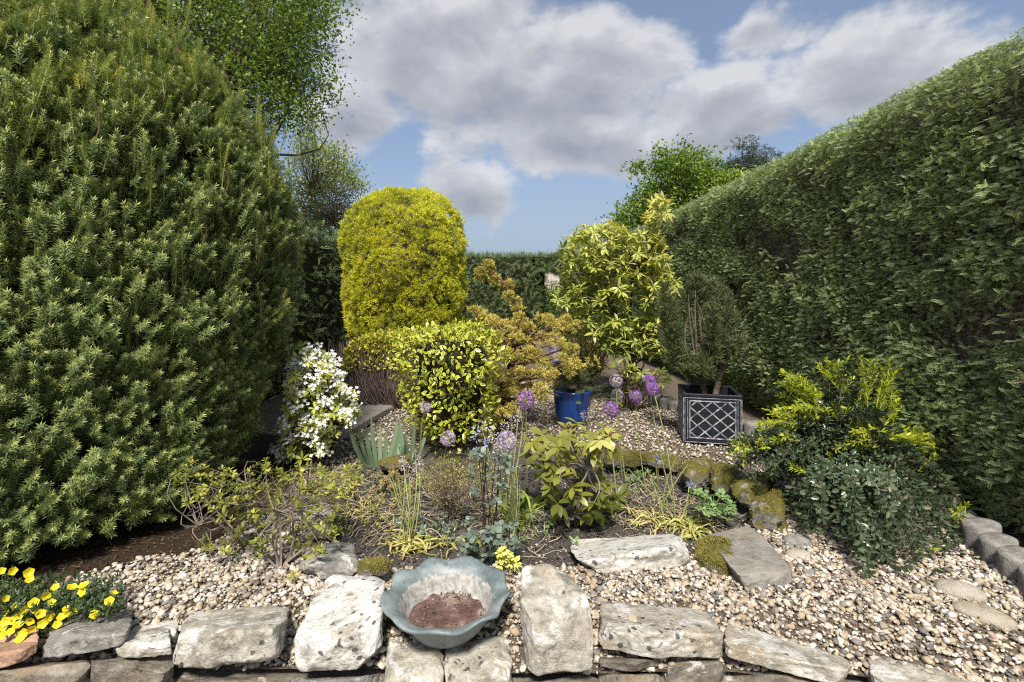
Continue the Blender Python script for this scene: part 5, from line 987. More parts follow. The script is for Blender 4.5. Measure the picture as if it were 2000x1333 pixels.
for q in C[[0,3,5,13,15,17,19,25,36,44]]: a = Acc(); lathe(a, [(0,0),(.007,.004),(.009,.012),(.005,.022),(0,.026)], q+A(0,-.01,.006), 7); build('bud', a, M['bud'], RS, True, None, q)

# ------------------------------------------------------------------ choisya with white flowers
CH = thing('choisya_bush', 'choisya with pale yellow leaves and white blossom beside the yew', 'bush', (-1.36, 3.75, 0)); chp = [(590,660),(612,672),(636,694),(662,720),(660,745),(690,776),(698,806),(676,838),(650,852),(640,880),(600,898),(552,900),(544,870),(556,830),(560,780),(572,720),(580,690)]
C = pxpts(chp, 280, 3.3, 3.75); ax = unit(rng.normal(size=(len(C),3))*.4 + A(.25,-.55,.7)); P, R, S, i = whorls(C, ax, 7, rng.uniform(.8,1.15,len(C)), (1.1,.35), .2)
tn = np.clip(.55 + rng.normal(0,.2,len(C)), 0, 1)[i] + rng.normal(0,.08,len(i)); split(CH, [leaf_t(.062,.019,.2,-.2,3), leaf_t(.056,.020,.12,-.1,3)], P, R, S, np.clip(tn,0,1), M['choisya'], 'leaf', 300)
fl = Acc()
for k in range(9):
    c0 = rng.normal(size=3)*A(.008,.020,.020); P5 = np.tile(c0, (5,1)); d5 = unit(A(1,0,0)*.35 + np.stack([0*np.arange(5), np.cos(np.arange(5)*1.2566+k), np.sin(np.arange(5)*1.2566+k)], -1) + rng.normal(size=3)*.25); fl.inst(leaf_t(.0135,.0085,.1,.1,1), P5, frames(d5, np.tile(A(1,0,0),(5,1))), np.ones(5), .5)
    tube(fl, arc(A(-.02,0,0), c0, 0, 3), .001, 3)
FT = fl.tmpl(); tip = unit(C - A(-1.45,3.9,.3)); pick = rng.random(len(C)) < .36; PF = (C + ax*.035 + A(0,-.03,.01))[pick]; nf = len(PF); split(CH, [FT], PF, frames(unit(ax[pick]+A(0,-.5,.2)), rsph(nf)), rng.uniform(.85,1.4,nf), rng.random(nf), M['white_petal'], 'flower_cluster', 300)
a = Acc(); branch_to(a, A(-1.45,3.85,0), C[::2], .013, .003, joints=9, wob=.04); build('branches', a, M['bark'], CH)

# ------------------------------------------------------------------ straggly azalea
AZ_ = thing('azalea', 'straggly open azalea with small bronze green leaves before yew', 'bush', (-1.08, 2.25, 0)); azp = [(335,930),(380,885),(420,900),(470,930),(520,900),(560,930),(600,905),(650,925),(690,900),(720,930),(690,965),(655,980),(662,1040),(640,1100),(590,1120),(560,1150),(500,1165),(440,1155),(425,1110),(380,1090),(400,1030),(430,1000),(360,985)]
C = pxpts(azp, 620, 2.1, 2.75); C = C[C[:,2] > .02]; C = C[vnoise(C*6, 3) > .30]; ax = unit(rng.normal(size=(len(C),3))*.5 + A(0,-.2,1)); P, R, S, i = whorls(C, ax, rng.integers(7,10,len(C)), rng.uniform(.9,1.35,len(C)), (.95,.35), 0)
split(AZ_, [leaf_t(.026,.011,.2,-.1,2), leaf_t(.022,.010,.1,-.2,2)], P, R, S, np.clip(rng.normal(.5,.2,len(C))[i]+rng.normal(0,.1,len(i)),0,1), M['azalea'], 'leaf', 250)
a = Acc(); cl_ = C[C[:,0] < -1.2]; cr_ = C[C[:,0] >= -1.2]; branch_to(a, A(-1.05,2.22,0), cr_[::3], .0062, .0011, joints=12, wob=.06, sides=4); branch_to(a, A(-1.30,2.4,0), cl_[::3], .006, .0011, joints=7, wob=.06, sides=4); build('branches', a, M['bark_grey'], AZ_)

# ------------------------------------------------------------------ dark berberis on the right
BB = thing('dark_berberis', 'spreading dark glossy evergreen with lime new shoots on right gravel', 'bush', (1.78, 2.72, 0)); bb = A(1.76, 2.72, 0)
ends = [(1444,898),(1432,880),(1452,925),(1480,870),(1500,905),(1520,860),(1530,930),(1545,985),(1560,1010),(1590,1035),(1610,1020),(1640,1050),(1690,1130),(1705,1110),(1735,1140),(1760,1100),(1790,1110),(1830,1120),(1840,1070),(1800,1060),(1850,1090),(1900,1060),(1880,1000),(1850,960),(1810,930),(1770,880),(1740,850),(1700,800),(1660,770),(1640,745),(1600,790),(1560,815),(1540,840),(1620,840),(1580,880),(1650,860),(1700,890),(1610,920),(1660,930),(1740,930),(1580,950),(1640,980),(1700,1000),(1760,990),(1820,1010),(1560,900),(1880,1040),(1690,950),(1750,1050),(1720,960),(1660,810),(1620,870),(1530,890),(1500,940),(1790,960),(1680,1060)]
EP = []; ED2 = []; ET = []; NS = []; tw = Acc()
for x, y in ends*5:
    x += rng.normal(0,14); y += rng.normal(0,12); low = np.clip((y-930)/180, 0, 1); d = 2.92 - .62*low - .25*(1-abs(x-1660)/260)*rng.random() + rng.normal(0,.07); t_ = W(x, y, d); t_[2] = max(t_[2], .03); pk = bb + (t_-bb)*.55; pk[2] = max(t_[2], .30+.35*rng.random()) + .05
    tt = np.linspace(0, 1, 14)[:,None]; cv = (1-tt)**2*bb + 2*(1-tt)*tt*pk + tt**2*t_; tube(tw, cv[::3], np.linspace(.005,.0014,len(cv[::3])), 4); ln = np.linalg.norm(np.diff(cv,axis=0),axis=1).sum(); s = np.arange(.30, 1.0, .021/ln); pts = np.stack([np.interp(s, tt[:,0], cv[:,c]) for c in range(3)], -1); EP.append(pts); tg = unit(np.gradient(cv, axis=0)); ED2.append(np.stack([np.interp(s, tt[:,0], tg[:,c]) for c in range(3)], -1))
C = np.vstack(EP); ax = unit(np.vstack(ED2)+A(0,-.2,.25)); q = rng.random(len(C)) < .8; C, ax = C[q] + rng.normal(size=(q.sum(),3))*.006, ax[q]; P, R, S, i = whorls(C, ax, 4, rng.uniform(.8,1.2,len(C)), (1.0,.25), 0)
split(BB, [leaf_t(.038,.018,.25,-.12,2), leaf_t(.034,.016,.15,-.2,2)], P, R, S, np.clip(rng.normal(.48,.2,len(C))[i]+rng.normal(0,.13,len(i)),0,1), M['berberis'], 'leaf', 300, smooth=False); build('branches', tw, M['bark'], BB)
NP_, ND, sh = [], [], Acc()
for x, y, dx, dy, k in [(1640,760,-20,-45,5),(1610,780,-70,-40,5),(1600,800,-60,-10,4),(1690,790,12,-80,3),(1715,800,20,-70,3),(1735,830,14,-60,3),(1560,830,-60,-14,5),(1590,820,0,-55,3),(1555,860,-40,-4,4),(1620,800,30,10,3),(1700,860,-70,-2,5),(1740,855,60,-6,6),(1760,850,50,12,4),(1690,840,-50,-14,4),(1620,880,-30,12,3),(1660,880,14,6,2),(1640,950,-60,-50,5),(1600,870,20,-16,3),(1470,880,-35,-15,3),(1450,885,-12,20,2),(1500,880,15,-15,2),(1880,1020,-10,-22,3),(1866,1015,30,10,2),(1820,1080,-8,14,1),(1808,1110,10,16,1),(1780,920,4,-30,1),(1690,905,10,10,2),(1650,770,-10,-20,5),(1600,830,-30,-20,4),(1720,840,10,-10,4)]:
    for j in range(int(k*1.6+.5)):
        d = 2.80 - .45*np.clip((y-900)/180,0,1) + rng.normal(0,.05); b0 = W(x+rng.normal(0,8), y+rng.normal(0,6), d); ee = b0 + A(dx+rng.normal(0,14), 0, -(dy+rng.normal(0,10)))/F*d + A(0,rng.normal(0,.03),0); cv = arc(b0, ee, .01, 8); tube(sh, cv[::2], np.linspace(.0022,.001,4), 3); m_ = max(4, int(np.linalg.norm(ee-b0)/.012)); s = np.linspace(0,1,m_); NP_.append(np.stack([np.interp(s, np.linspace(0,1,8), cv[:,c]) for c in range(3)], -1)); ND.append(np.tile(unit(ee-b0),(m_,1)))
C = np.vstack(NP_); ax = np.vstack(ND); P, R, S, i = whorls(C, ax, 3, rng.uniform(.6,1.1,len(C)), (.85,.3), -.1); split(BB, [leaf_t(.033,.0125,.2,-.1,2)], P, R, S, rng.random(len(P)), M['berberis_new'], 'lime_leaf', 250, 'lime_foliage'); build('lime_stems', sh, M['stem_green'], BB, False, 'stuff')

# ------------------------------------------------------------------ yew in the square planter, seedling in the blue pot
PY = thing('planter_yew', 'dark gappy yew with bare inner stems growing in square planter', 'bush', pc + A(0,0,PH-.10)); yb = pc + A(0,.0,PH-.10); lobes = [(1310,640,4.15,.07,.26),(1322,690,4.15,.085,.16),(1300,600,4.2,.045,.2),(1340,610,4.45,.07,.2),(1385,572,4.45,.12,.12),(1360,558,4.4,.07,.09),(1412,606,4.3,.085,.17),(1432,660,4.2,.085,.17),(1404,680,4.1,.10,.15),(1372,708,4.1,.12,.10),(1344,716,4.1,.10,.10),(1372,728,4.08,.10,.07),(1392,640,4.0,.04,.2),(1424,640,4.1,.04,.24)]; Ps = []
for x, y, d, rx, rzz in lobes: k = int(2900*rx*rzz*3)+30; u = rsph(k)*rng.random((k,1))**.4; Ps.append(W(x,y,d) + u*A(rx, rx, rzz))
P = np.vstack(Ps); xx, yy = CX+F*P[:,0]/P[:,1], HZ-F*(P[:,2]-CZ)/P[:,1]; P = P[(P[:,2] > .42) & ~((((xx-1357)/22)**2+((yy-640)/62)**2 < 1) & (P[:,1] < 4.5))]; m = len(P); D = unit(rng.normal(size=(m,3))*.5 + A(0,-.1,.9)); split(PY, [tuft(.085, 20, s+60, .5, .55, .005) for s in range(3)], P, frames(D, rsph(m)), rng.uniform(.8,1.25,m), np.clip(.45+rng.normal(0,.18,m)+fbm(P*6,2,9)*.5,0,1), M['potted_yew'], 'shoot', 150)
a = Acc(); forks = []
for sx in (-.04, .05):
    b = yb + A(sx, -.02, 0); tp = b + A(sx*.8, 0, .18); tube(a, arc(b, tp, 0, 5, rng.normal(size=3)*.01), np.linspace(.028,.022,5), 8); forks.append(tp)
for q in P[np.argsort(P[:,2])[rng.integers(m//3, m, 26)]]: f = forks[int(q[0] > yb[0]+.01)]; tube(a, arc(f, q, 0, 6, A(0,0,-.01)+rng.normal(size=3)*.02), np.linspace(.010,.003,6), 5)
for x2, y2, f_ in ((1350,600,0),(1362,592,0),(1344,620,0),(1374,610,1),(1366,640,1),(1356,576,1)): tube(a, arc(forks[f_], W(x2,y2,4.32), 0, 7, rng.normal(size=3)*A(.05,.03,.02)), np.linspace(.011,.004,7)*rng.uniform(.7,1.2), 5)
build('branches', a, M['bark'], PY)

CD = thing('cedar_seedling', 'thin feathery conifer seedling growing in the blue pot', 'plant', bp + A(0,0,.27)); a = Acc(); cb = bp + A(.02,0,.25); ct = W(1134,724,4.6); tube(a, arc(cb, ct, 0, 6), np.linspace(.009,.003,6), 5); NPs, NDs = [], []
for k in range(70):
    t = rng.uniform(.05, .98); o = cb + (ct-cb)*t; an = rng.uniform(0, 6.28); L = (1-t)*.26+.08; e_ = o + A(math.cos(an)*L, math.sin(an)*L*.8, rng.uniform(-.02,.09)); cv = arc(o, e_, -.015, 5); tube(a, cv, np.linspace(.0028,.001,5), 3); s = np.linspace(.1,1,int(L/.010)); NPs.append(np.stack([np.interp(s, np.linspace(0,1,5), cv[:,c]) for c in range(3)], -1)); NDs.append(np.tile(unit(e_-o),(len(s),1)))
build('stems', a, M['bark'], CD); C = np.vstack(NPs); P, R, S, i = whorls(C, np.vstack(NDs), 5, 1.0, (.95,.2), 0); a = Acc(); a.inst(dia(.026,.0036), P, R, S, rng.random(len(P))); build('needles', a, M['cedar'], CD, False, 'stuff')

# ------------------------------------------------------------------ alliums
def allium(hx, hy, d, R0, bx, by, label, pale=0, nfl=150, squash=1.0):
    h = W(hx, hy, d); b = G(bx, by, -.03) if by else A(h[0]+bx, h[1]+.02, -.03); b[1] = d + .03 if by is None else b[1]; o = thing('allium', label, 'flower', b, 'purple and faded alliums in the bed'); a = Acc(); tube(a, arc(b, h, 0, 8, rng.normal(size=3)*.015), np.linspace(.0042,.003,8), 5); build('stem', a, M['stem_green'], o)
    u = unit(rsph(nfl)); a = Acc(); P = h + u*R0*.62*A(1,1,squash); D = u; k5 = 5; fl = Acc(); an = np.arange(k5)*2*np.pi/k5; fl.inst(dia(.0125,.0042), np.zeros((k5,3)), frames(np.stack([.55*np.ones(k5), np.cos(an), np.sin(an)],-1), np.tile(A(1,0,0),(k5,1))), 1.0, .5); ft = fl.tmpl()
    a.inst(ft, h + u*R0*.86*A(1,1,squash), frames(u, rsph(nfl)), np.full(nfl, R0/.045), np.clip(rng.normal(.5,.25,nfl),0,1)); s = Acc(); s.inst(dia(R0*.86,.0016), np.tile(h,(nfl,1)), frames(u, rsph(nfl)), 1.0, rng.random(nfl))
    c = Acc(); t0 = GS[0]; c.inst(t0, h[None], np.eye(3)[None], np.array([R0*.5]), .3); build('flower_head', a, M['allium_pale' if pale else 'allium'], o, False, 'stuff'); build('flower_stalks', s, M['stem_green'], o, False, 'stuff'); build('seed_core', c, M['stem_green'], o)
for args in [(1194,800,2.95,.049,1208,990,'purple allium lowest of the four right of small rhododendron'),(1241,775,3.05,.042,1262,960,'round purple allium in front of the low lime suckers'),(1268,744,3.1,.042,1312,975,'topmost deep purple allium of the overlapping pair'),(1275,760,3.0,.043,1318,1000,'lower deep purple allium of the overlapping pair'),(1203,744,3.1,.042,1216,950,'faded lilac allium highest above the small rhododendron',1,110),(1206,771,3.2,.040,1222,940,'faded see-through allium just under the highest lilac one',1,80),(1027,781,3.0,.056,1030,960,'wide open lilac allium left of the blue pot',0,95),(831,796,3.0,.036,834,960,'small lilac allium before the left of euonymus',1,100),(875,857,2.85,.046,842,985,'pale pinkish allium globe before the euonymus',1,140),(990,862,2.45,.052,1000,1060,'faded dusty pink allium above dark stems',1,110)]: allium(*args)

# ------------------------------------------------------------------ strap leaves, irises and other herbs
def strap_clump(name, label, base, n, L, wid, mat, tint, up=.6, part='leaf', sp_=.5, n_st=7, droop=1.0):
    o = thing(name, label, 'plant', base)
    for k in range(n):
        an = rng.uniform(0, 6.28); l = L*rng.uniform(.6,1.1); b = base + A(rng.normal(0,.04), rng.normal(0,.04), 0); t = np.linspace(0,1,n_st); out = sp_*rng.uniform(.6,1.3); x = l*out*t; z = l*(up*t - droop*.75*t*t)*rng.uniform(.5,1.3); an = an + rng.normal(0,.7)*t*t; pts = np.stack([b[0]+np.cos(an)*x, b[1]+np.sin(an)*x, np.maximum(b[2]+z, b[2]+.006+.012*rng.random())], -1); w = wid*np.sin(np.pi*np.clip(t*.86+.12,0,1))**.7*rng.uniform(.7,1.2); a = Acc(); ribbon(a, pts, w, A(0,0,1)+rng.normal(size=3)*.4, np.clip(rng.normal(tint,.18),0,1)); build(part, a, M[mat], o)
    return o
def gz(px, py, z=-.03): q = G(px, py, z); q[2] = float(hz(q[0], q[1])); return q
strap_clump('fading_bulb_clump', 'yellowing strap leaves sprawling behind the green bowl', gz(798,1062), 64, .30, .012, 'strap', .66)
strap_clump('fading_bulb_clump', 'yellow and green strap leaves left of grey slab', gz(1345,1022), 80, .32, .013, 'strap', .5)
strap_clump('fading_bulb_clump', 'broad drooping green strap leaves left of small rhododendron', gz(1032,986), 20, .30, .03, 'strap', .15, .9)
strap_clump('fading_bulb_clump', 'bright little strap leaves at foot of dark stems', gz(930,1068), 14, .17, .011, 'strap', .35, 1.0)
strap_clump('fading_bulb_clump', 'limp pale strap leaves beside the azalea', gz(668,968), 20, .34, .010, 'strap', .6, .55)
strap_clump('fading_bulb_clump', 'pale limp leaves lying between the two right rocks and alliums', gz(1262,1012), 34, .28, .009, 'strap', .7)
strap_clump('fading_bulb_clump', 'thin yellow green leaves under the dry heath', gz(872,1052), 30, .24, .009, 'strap', .5)
strap_clump('fading_bulb_clump', 'withered straw leaves behind the azalea', gz(715,985), 36, .30, .008, 'strap', .85)
strap_clump('fading_bulb_clump', 'upright green leaves between aquilegia and small rhododendron', gz(1012,1030), 30, .26, .012, 'strap', .28, 1.2, droop=.75)
for lab_, bs_, hx_ in (('bunch of bare green bulb stalks left of the heath', gz(795,1055), (758,830,880,960)), ('bunch of bare green bulb stalks before the small rhododendron', gz(1000,1060), (985,1022,890,980)), ('thin bare stalks among the right alliums', gz(1300,1005), (1225,1345,890,960))):
    bk_ = thing('bulb_stalks', lab_, 'plant', bs_)
    for _ in range(9): a = Acc(); t_ = W(rng.uniform(hx_[0],hx_[1]), rng.uniform(hx_[2],hx_[3]), bs_[1]+rng.normal(0,.05)); tube(a, arc(bs_+A(rng.normal(0,.03),rng.normal(0,.03),0), t_, 0, 6, rng.normal(size=3)*.012), np.linspace(.0036,.0022,6), 5); build('stalk', a, M['stem_green'], bk_)
def iris(base, n, label, L):
    o = thing('iris', label, 'plant', base)
    for k in range(n):
        lx = (k-(n-1)/2)*.022; tip = base + A(lx*2.6+rng.normal(0,.02), rng.normal(0,.05), L*rng.uniform(.72,1.05)); a = Acc(); t = np.linspace(0,1,8); pts = arc(base + A(lx,rng.normal(0,.012),0), tip, 0, 8, A(lx*.3,0,0)); ribbon(a, pts, .034*np.sin(np.pi*np.clip(t*.72+.28,0,1))**.75, A(.25*rng.normal(),-1,.1), rng.uniform(.2,1), fold=.06); build('leaf', a, M['iris'], o)
iris(gz(738,912), 8, 'fan of grey green iris leaves left of the euonymus', .40); iris(gz(794,900), 5, 'smaller iris fan touching the euonymus', .36)
# dead straw and leaf litter over the soil
a = Acc()
for k in range(950):
    zone = [(640,940,150,60),(1210,960,130,60),(1320,1000,120,40),(760,1020,120,50),(880,960,110,50),(1000,1010,80,60)][k % 6]; c = gz(zone[0]+rng.normal(0,zone[2]*.5), np.clip(zone[1]+rng.normal(0,zone[3]*.5), 900, 1090)); an = rng.uniform(0,6.28); L = rng.uniform(.05,.17); p = arc(c-A(np.cos(an),np.sin(an),0)*L/2, c+A(np.cos(an),np.sin(an),0)*L/2, rng.uniform(.004,.03), 5, rng.normal(size=3)*A(.025,.025,0)); p[:,2] = np.maximum(p[:,2], hz(p[:,0],p[:,1])+.004); ribbon(a, p, rng.uniform(.002,.006), (0,0,1), rng.random())
tag(build('dry_straw', a, M['straw'], None, False, 'stuff'), 'dry straw coloured dead leaves strewn over the soil', 'litter')
n = 2600; p = np.stack([rng.uniform(-1.9,2.3,n), rng.uniform(1.75,2.7,n)], -1); p = p[free(p[:,0],p[:,1]+.0) & (vnoise(np.stack([p[:,0],p[:,1],0*p[:,0]],-1)*3.2, 6) > .42)]; n = len(p); P = np.stack([p[:,0],p[:,1],hz(p[:,0],p[:,1])+.016+rng.random(n)*.008],-1); a = Acc(); a.inst(leaf_t(.017,.008,.2,-.2,1), P, frames(rsph(n)*A(1,1,.25), unit(A(0,0,1)+rng.normal(size=(n,3))*.5)), rng.uniform(.4,1.5,n), rng.random(n)**1.3)
tag(build('leaf_litter', a, M['needle_litter'], None, False, 'stuff'), 'small brown leaf scraps scattered over the front gravel', 'litter')
n = 5200; p = rng.uniform((-2.4,1.9),(-.85,3.2),(n,2)); q = (msk(p[:,0],p[:,1],mlit) > rng.random(n)*.9+.05) & free(p[:,0],p[:,1]); p = p[q]; n = len(p); P = np.stack([p[:,0],p[:,1],hz(p[:,0],p[:,1])+rng.random(n)*.012+.003],-1); a = Acc(); a.inst(dia(.035,.003), P, frames(rsph(n)*A(1,1,.18), A(0,0,1)), rng.uniform(.5,1.5,n), rng.random(n)**1.6)
tag(build('needle_litter', a, M['needle_litter'], None, False, 'stuff'), 'brown fallen needles under the yew', 'litter')

# aquilegia, faded hyacinths, dry heath, bluebells, geranium, leafy odds
aq = thing('dark_stemmed_aquilegia', 'tall dark stemmed plant with blue grey leaves behind the bowl', 'plant', gz(955,1085)); ab = gz(955,1085); a = Acc(); tops = []
for hx, hy in ((930,850),(952,840),(948,870),(975,880),(962,905),(985,900),(940,900)): t_ = W(hx+rng.normal(0,4), hy, 2.3); tops.append(t_); tube(a, arc(ab+A(rng.normal(0,.02),rng.normal(0,.02),0), t_, 0, 7, rng.normal(size=3)*.01), np.linspace(.0038,.002,7), 5)
build('stems', a, M['stem_dark'], aq); lp = np.array([W(900+rng.uniform(0,110), 1010+rng.uniform(0,90), 2.28+rng.normal(0,.05)) for _ in range(46)] + [W(920+rng.uniform(0,80), 880+rng.uniform(0,110), 2.3+rng.normal(0,.05)) for _ in range(30)]); P, R, S, i = whorls(lp, unit(rng.normal(size=(76,3))*.4+A(0,-.3,1)), 4, rng.uniform(.8,1.4,76), (1.3,.2), .1); split(aq, [leaf_t(.026,.024,.05,-.1,2,.8)], P, R, S, np.clip(rng.normal(.45,.25,len(P)),0,1), M['aquilegia'], 'leaf', 150)
for j, t_ in enumerate(tops[:5]): a = Acc(); m = 26; u = rsph(m); a.inst(dia(.016,.008), t_+rng.normal(size=(m,3))*A(.014,.014,.024), frames(u, rsph(m)), rng.uniform(.7,1.2,m), rng.random(m)); build('flower', a, M['blue_petal' if j in (0,2) else 'dead_flower'], aq, False, 'stuff')
def spike_plant(label, heads, base, mat, cat='flower', r=(.022,.045), nfl=90, name='faded_hyacinth', grp=None):
    o = thing(name, label, cat, base, grp); a = Acc()
    for q in heads: tube(a, arc(base+A(rng.normal(0,.02),rng.normal(0,.02),0), q, 0, 5, rng.normal(size=3)*.012), np.linspace(.004,.003,5), 5)
    build('stems', a, M['stem_green'], o)
    for q in heads: m = nfl; u = rsph(m); b = Acc(); b.inst(dia(.013,.006), q+u*A(r[0],r[0],r[1])*rng.random((m,1))**.35, frames(u+rng.normal(size=(m,3))*.4, rsph(m)), rng.uniform(.6,1.2,m), np.clip(rng.normal(.5,.28,m),0,1)); build('flower_head', b, M[mat], o, False, 'stuff')
spike_plant('faded whitish flower heads between iris and euonymus', [W(788,905,2.75),(W(812,898,2.8)),W(800,925,2.7),W(820,912,2.75)], gz(800,1045), 'dead_flower'); spike_plant('faded pale flower spikes in front of the euonymus', [W(962,850,2.8),W(940,835,2.9),W(1000,825,2.9),W(1012,812,3.0),W(985,840,2.75),W(1022,808,3.1),W(975,872,2.6),W(996,884,2.6)], gz(985,1000), 'dead_flower', r=(.024,.05)); spike_plant('pale blue grape hyacinth on the soil below planter', [W(1281,892,3.1),W(1283,899,3.1)], gz(1288,960), 'blue_petal', r=(.011,.016), nfl=40, name='grape_hyacinth'); spike_plant('pale blue grape hyacinth above the yellow strap leaves', [W(1346,946,2.85),W(1354,950,2.85)], gz(1338,1010), 'blue_petal', r=(.013,.013), nfl=40, name='grape_hyacinth'); spike_plant('violet blue flower near the faded pink allium', [W(950,861,2.5)], gz(958,1050), 'blue_petal', r=(.014,.012), nfl=50, name='bluebell'); spike_plant('pale flower spikes in front of blue pot', [W(1140,812,3.3),W(1152,806,3.3),W(1151,822,3.3)], gz(1146,925), 'dead_flower', r=(.014,.03), nfl=60)
he = thing('dry_heath', 'half dead brown heath twigs behind the yellowing strap leaves', 'plant', gz(890,1000)); P = pxpts([(835,900),(880,890),(930,900),(950,940),(945,990),(900,1012),(850,990),(830,940)], 260, 2.6, 2.95); P = P[P[:,2] > 0]; a = Acc()
for q in P[::2]: tube(a, arc(gz(890,1000)+rng.normal(size=3)*A(.03,.03,0), q, 0, 4, rng.normal(size=3)*.02), np.linspace(.003,.001,4), 3, tint=rng.random())
build('twigs', a, M['twig'], he, False, 'stuff'); i = np.repeat(np.arange(len(P)), 12); m = len(i); a = Acc(); a.inst(dia(.014,.004), P[i]+rng.normal(size=(m,3))*.022, frames(rsph(m), rsph(m)), rng.uniform(.7,1.3,m), rng.random(m)); build('foliage', a, M['dry_heath'], he, False, 'stuff')
ge = thing('geranium', 'fresh green lobed leaves among the yellow strap leaves', 'plant', gz(1390,1000)); C = pxpts([(1340,955),(1400,950),(1440,985),(1430,1020),(1370,1000)], 44, 2.62, 2.85); C[:,2] = np.maximum(C[:,2], .01); a = Acc()
for q in C: tube(a, arc(gz(1390,1000), q, .01, 4), .0018, 3)
build('stems', a, M['stem_green'], ge); P, R, S, i = whorls(C, unit(rng.normal(size=(len(C),3))*.4+A(0,-.3,1)), 6, rng.uniform(.8,1.2,len(C)), (1.4,.12), .05); split(ge, [leaf_t(.030,.022,.1,-.1,2,.75)], P, R, S, rng.random(len(P)), M['geranium'], 'leaf', 200)
sd = thing('cream_seedling', 'little cream leaved plant tucked against the bowl rim', 'plant', gz(985,1100)); C = pxpts([(965,1075),(995,1070),(1006,1095),(1020,1110),(1000,1120),(972,1108)], 24, 2.12, 2.2); P, R, S, i = whorls(C, unit(rng.normal(size=(24,3))*.5+A(0,-.4,1)), 5, 1.0, (1.2,.3), 0); split(sd, [leaf_t(.024,.014,.1,-.1,2)], P, R, S, np.clip(rng.normal(.85,.15,len(P)),0,1), M['choisya'], 'leaf', 120)

for px_, py_, lab, mt, nn in ((700,1010,'low green weeds beside the pale limp strap leaves','azalea',34),(860,1030,'small grey green rosettes behind the yellow strap leaves','aquilegia',44),(1075,1035,'low seedlings in front of the small rhododendron','geranium',16),(1240,930,'sparse green seedlings among the purple alliums','geranium',36),(900,920,'olive ground cover at foot of the euonymus','azalea',90),(770,950,'bronze ground cover between the irises and faded flowers','dry_heath',110),(1180,1000,'creeping olive leaves right of the small rhododendron','rhodo_small',18)):
    wd = thing('ground_cover_plant', lab, 'plant', gz(px_,py_)); C = np.array([gz(px_+rng.normal(0,34), np.clip(py_+rng.normal(0,18), 885, 1085)) + A(0,0,rng.uniform(.01,.07)) for _ in range(nn)]); a = Acc()
    for q in C: tube(a, arc(q*A(1,1,0)+A(0,0,float(hz(q[0],q[1]))-.005), q, 0, 3, rng.normal(size=3)*.01), .0013, 3)
    build('stems', a, M['stem_green'], wd, False, 'stuff'); P, R, S, i = whorls(C, unit(rng.normal(size=(nn,3))*.4+A(0,-.2,1)), 6, rng.uniform(.7,1.2,nn), (1.1,.3), 0); split(wd, [leaf_t(.026,.011,.15,-.1,2)], P, R, S, rng.random(len(P)), M[mt], 'leaf', 60)

# ------------------------------------------------------------------ yellow violas
vi = thing('yellow_violas', 'clump of bright yellow violas at the bottom left corner', 'flower', gz(90,1180,0)); vp = [(-60,1120),(0,1095),(60,1105),(140,1110),(225,1105),(245,1150),(225,1200),(150,1215),(90,1245),(0,1250),(-60,1240)]
P = pxpts(vp, 620, 1.80, 2.0); g_ = np.array([max(float(hz(p[0],p[1])), -.02) for p in P]); P[:,2] = np.clip(P[:,2], g_+.004, g_+.10); ax = unit(rng.normal(size=(len(P),3))*.5+A(0,-.3,1)); Q, R, S, i = whorls(P, ax, 6, rng.uniform(.8,1.2,len(P)), (.9,.35), 0); split(vi, [leaf_t(.024,.0075,.15,-.1,2)], Q, R, S, np.clip(rng.normal(.4,.25,len(P))[i],0,1), M['viola_leaf'], 'leaf', 200)
fl = Acc(); an = A(0, 1.15, 2.45, 3.83, 5.13); fl.inst(leaf_t(.0165,.021,.08,.10,3,.60), np.zeros((5,3)), frames(np.stack([.3*np.ones(5), np.cos(an), np.sin(an)],-1), np.tile(A(1,0,0),(5,1))), 1.0, .5); VF = fl.tmpl()
fp_ = [(3,1116),(24,1116),(56,1118),(58,1132),(10,1170),(90,1163),(66,1178),(108,1148),(140,1149),(164,1145),(162,1155),(222,1160),(214,1175),(185,1200),(130,1190),(150,1188),(135,1197),(72,1194),(15,1200),(38,1202),(60,1212),(12,1214),(36,1222),(62,1228),(96,1205),(112,1220),(8,1240),(40,1248),(-10,1190),(84,1218),(24,1212),(30,1185),(50,1190),(100,1178),(6,1226),(80,1200),(120,1206),(48,1236),(22,1234)]
FPt = np.array([W(x,y,1.77+.10*(1250-y)/140) for x, y in fp_]); nf = len(FPt); split(vi, [VF], FPt, frames(unit(np.tile(A(.35,-.75,.6),(nf,1))+rng.normal(size=(nf,3))*.35), rsph(nf)), rng.uniform(.9,1.25,nf), rng.random(nf), M['viola'], 'flower', 60); a = Acc()
for q in FPt: b = q.copy(); b[2] = max(float(hz(q[0],q[1])), -.03); tube(a, arc(b+A(0,.02,0), q, 0, 4), .0014, 3)
build('stems', a, M['stem_green'], vi)

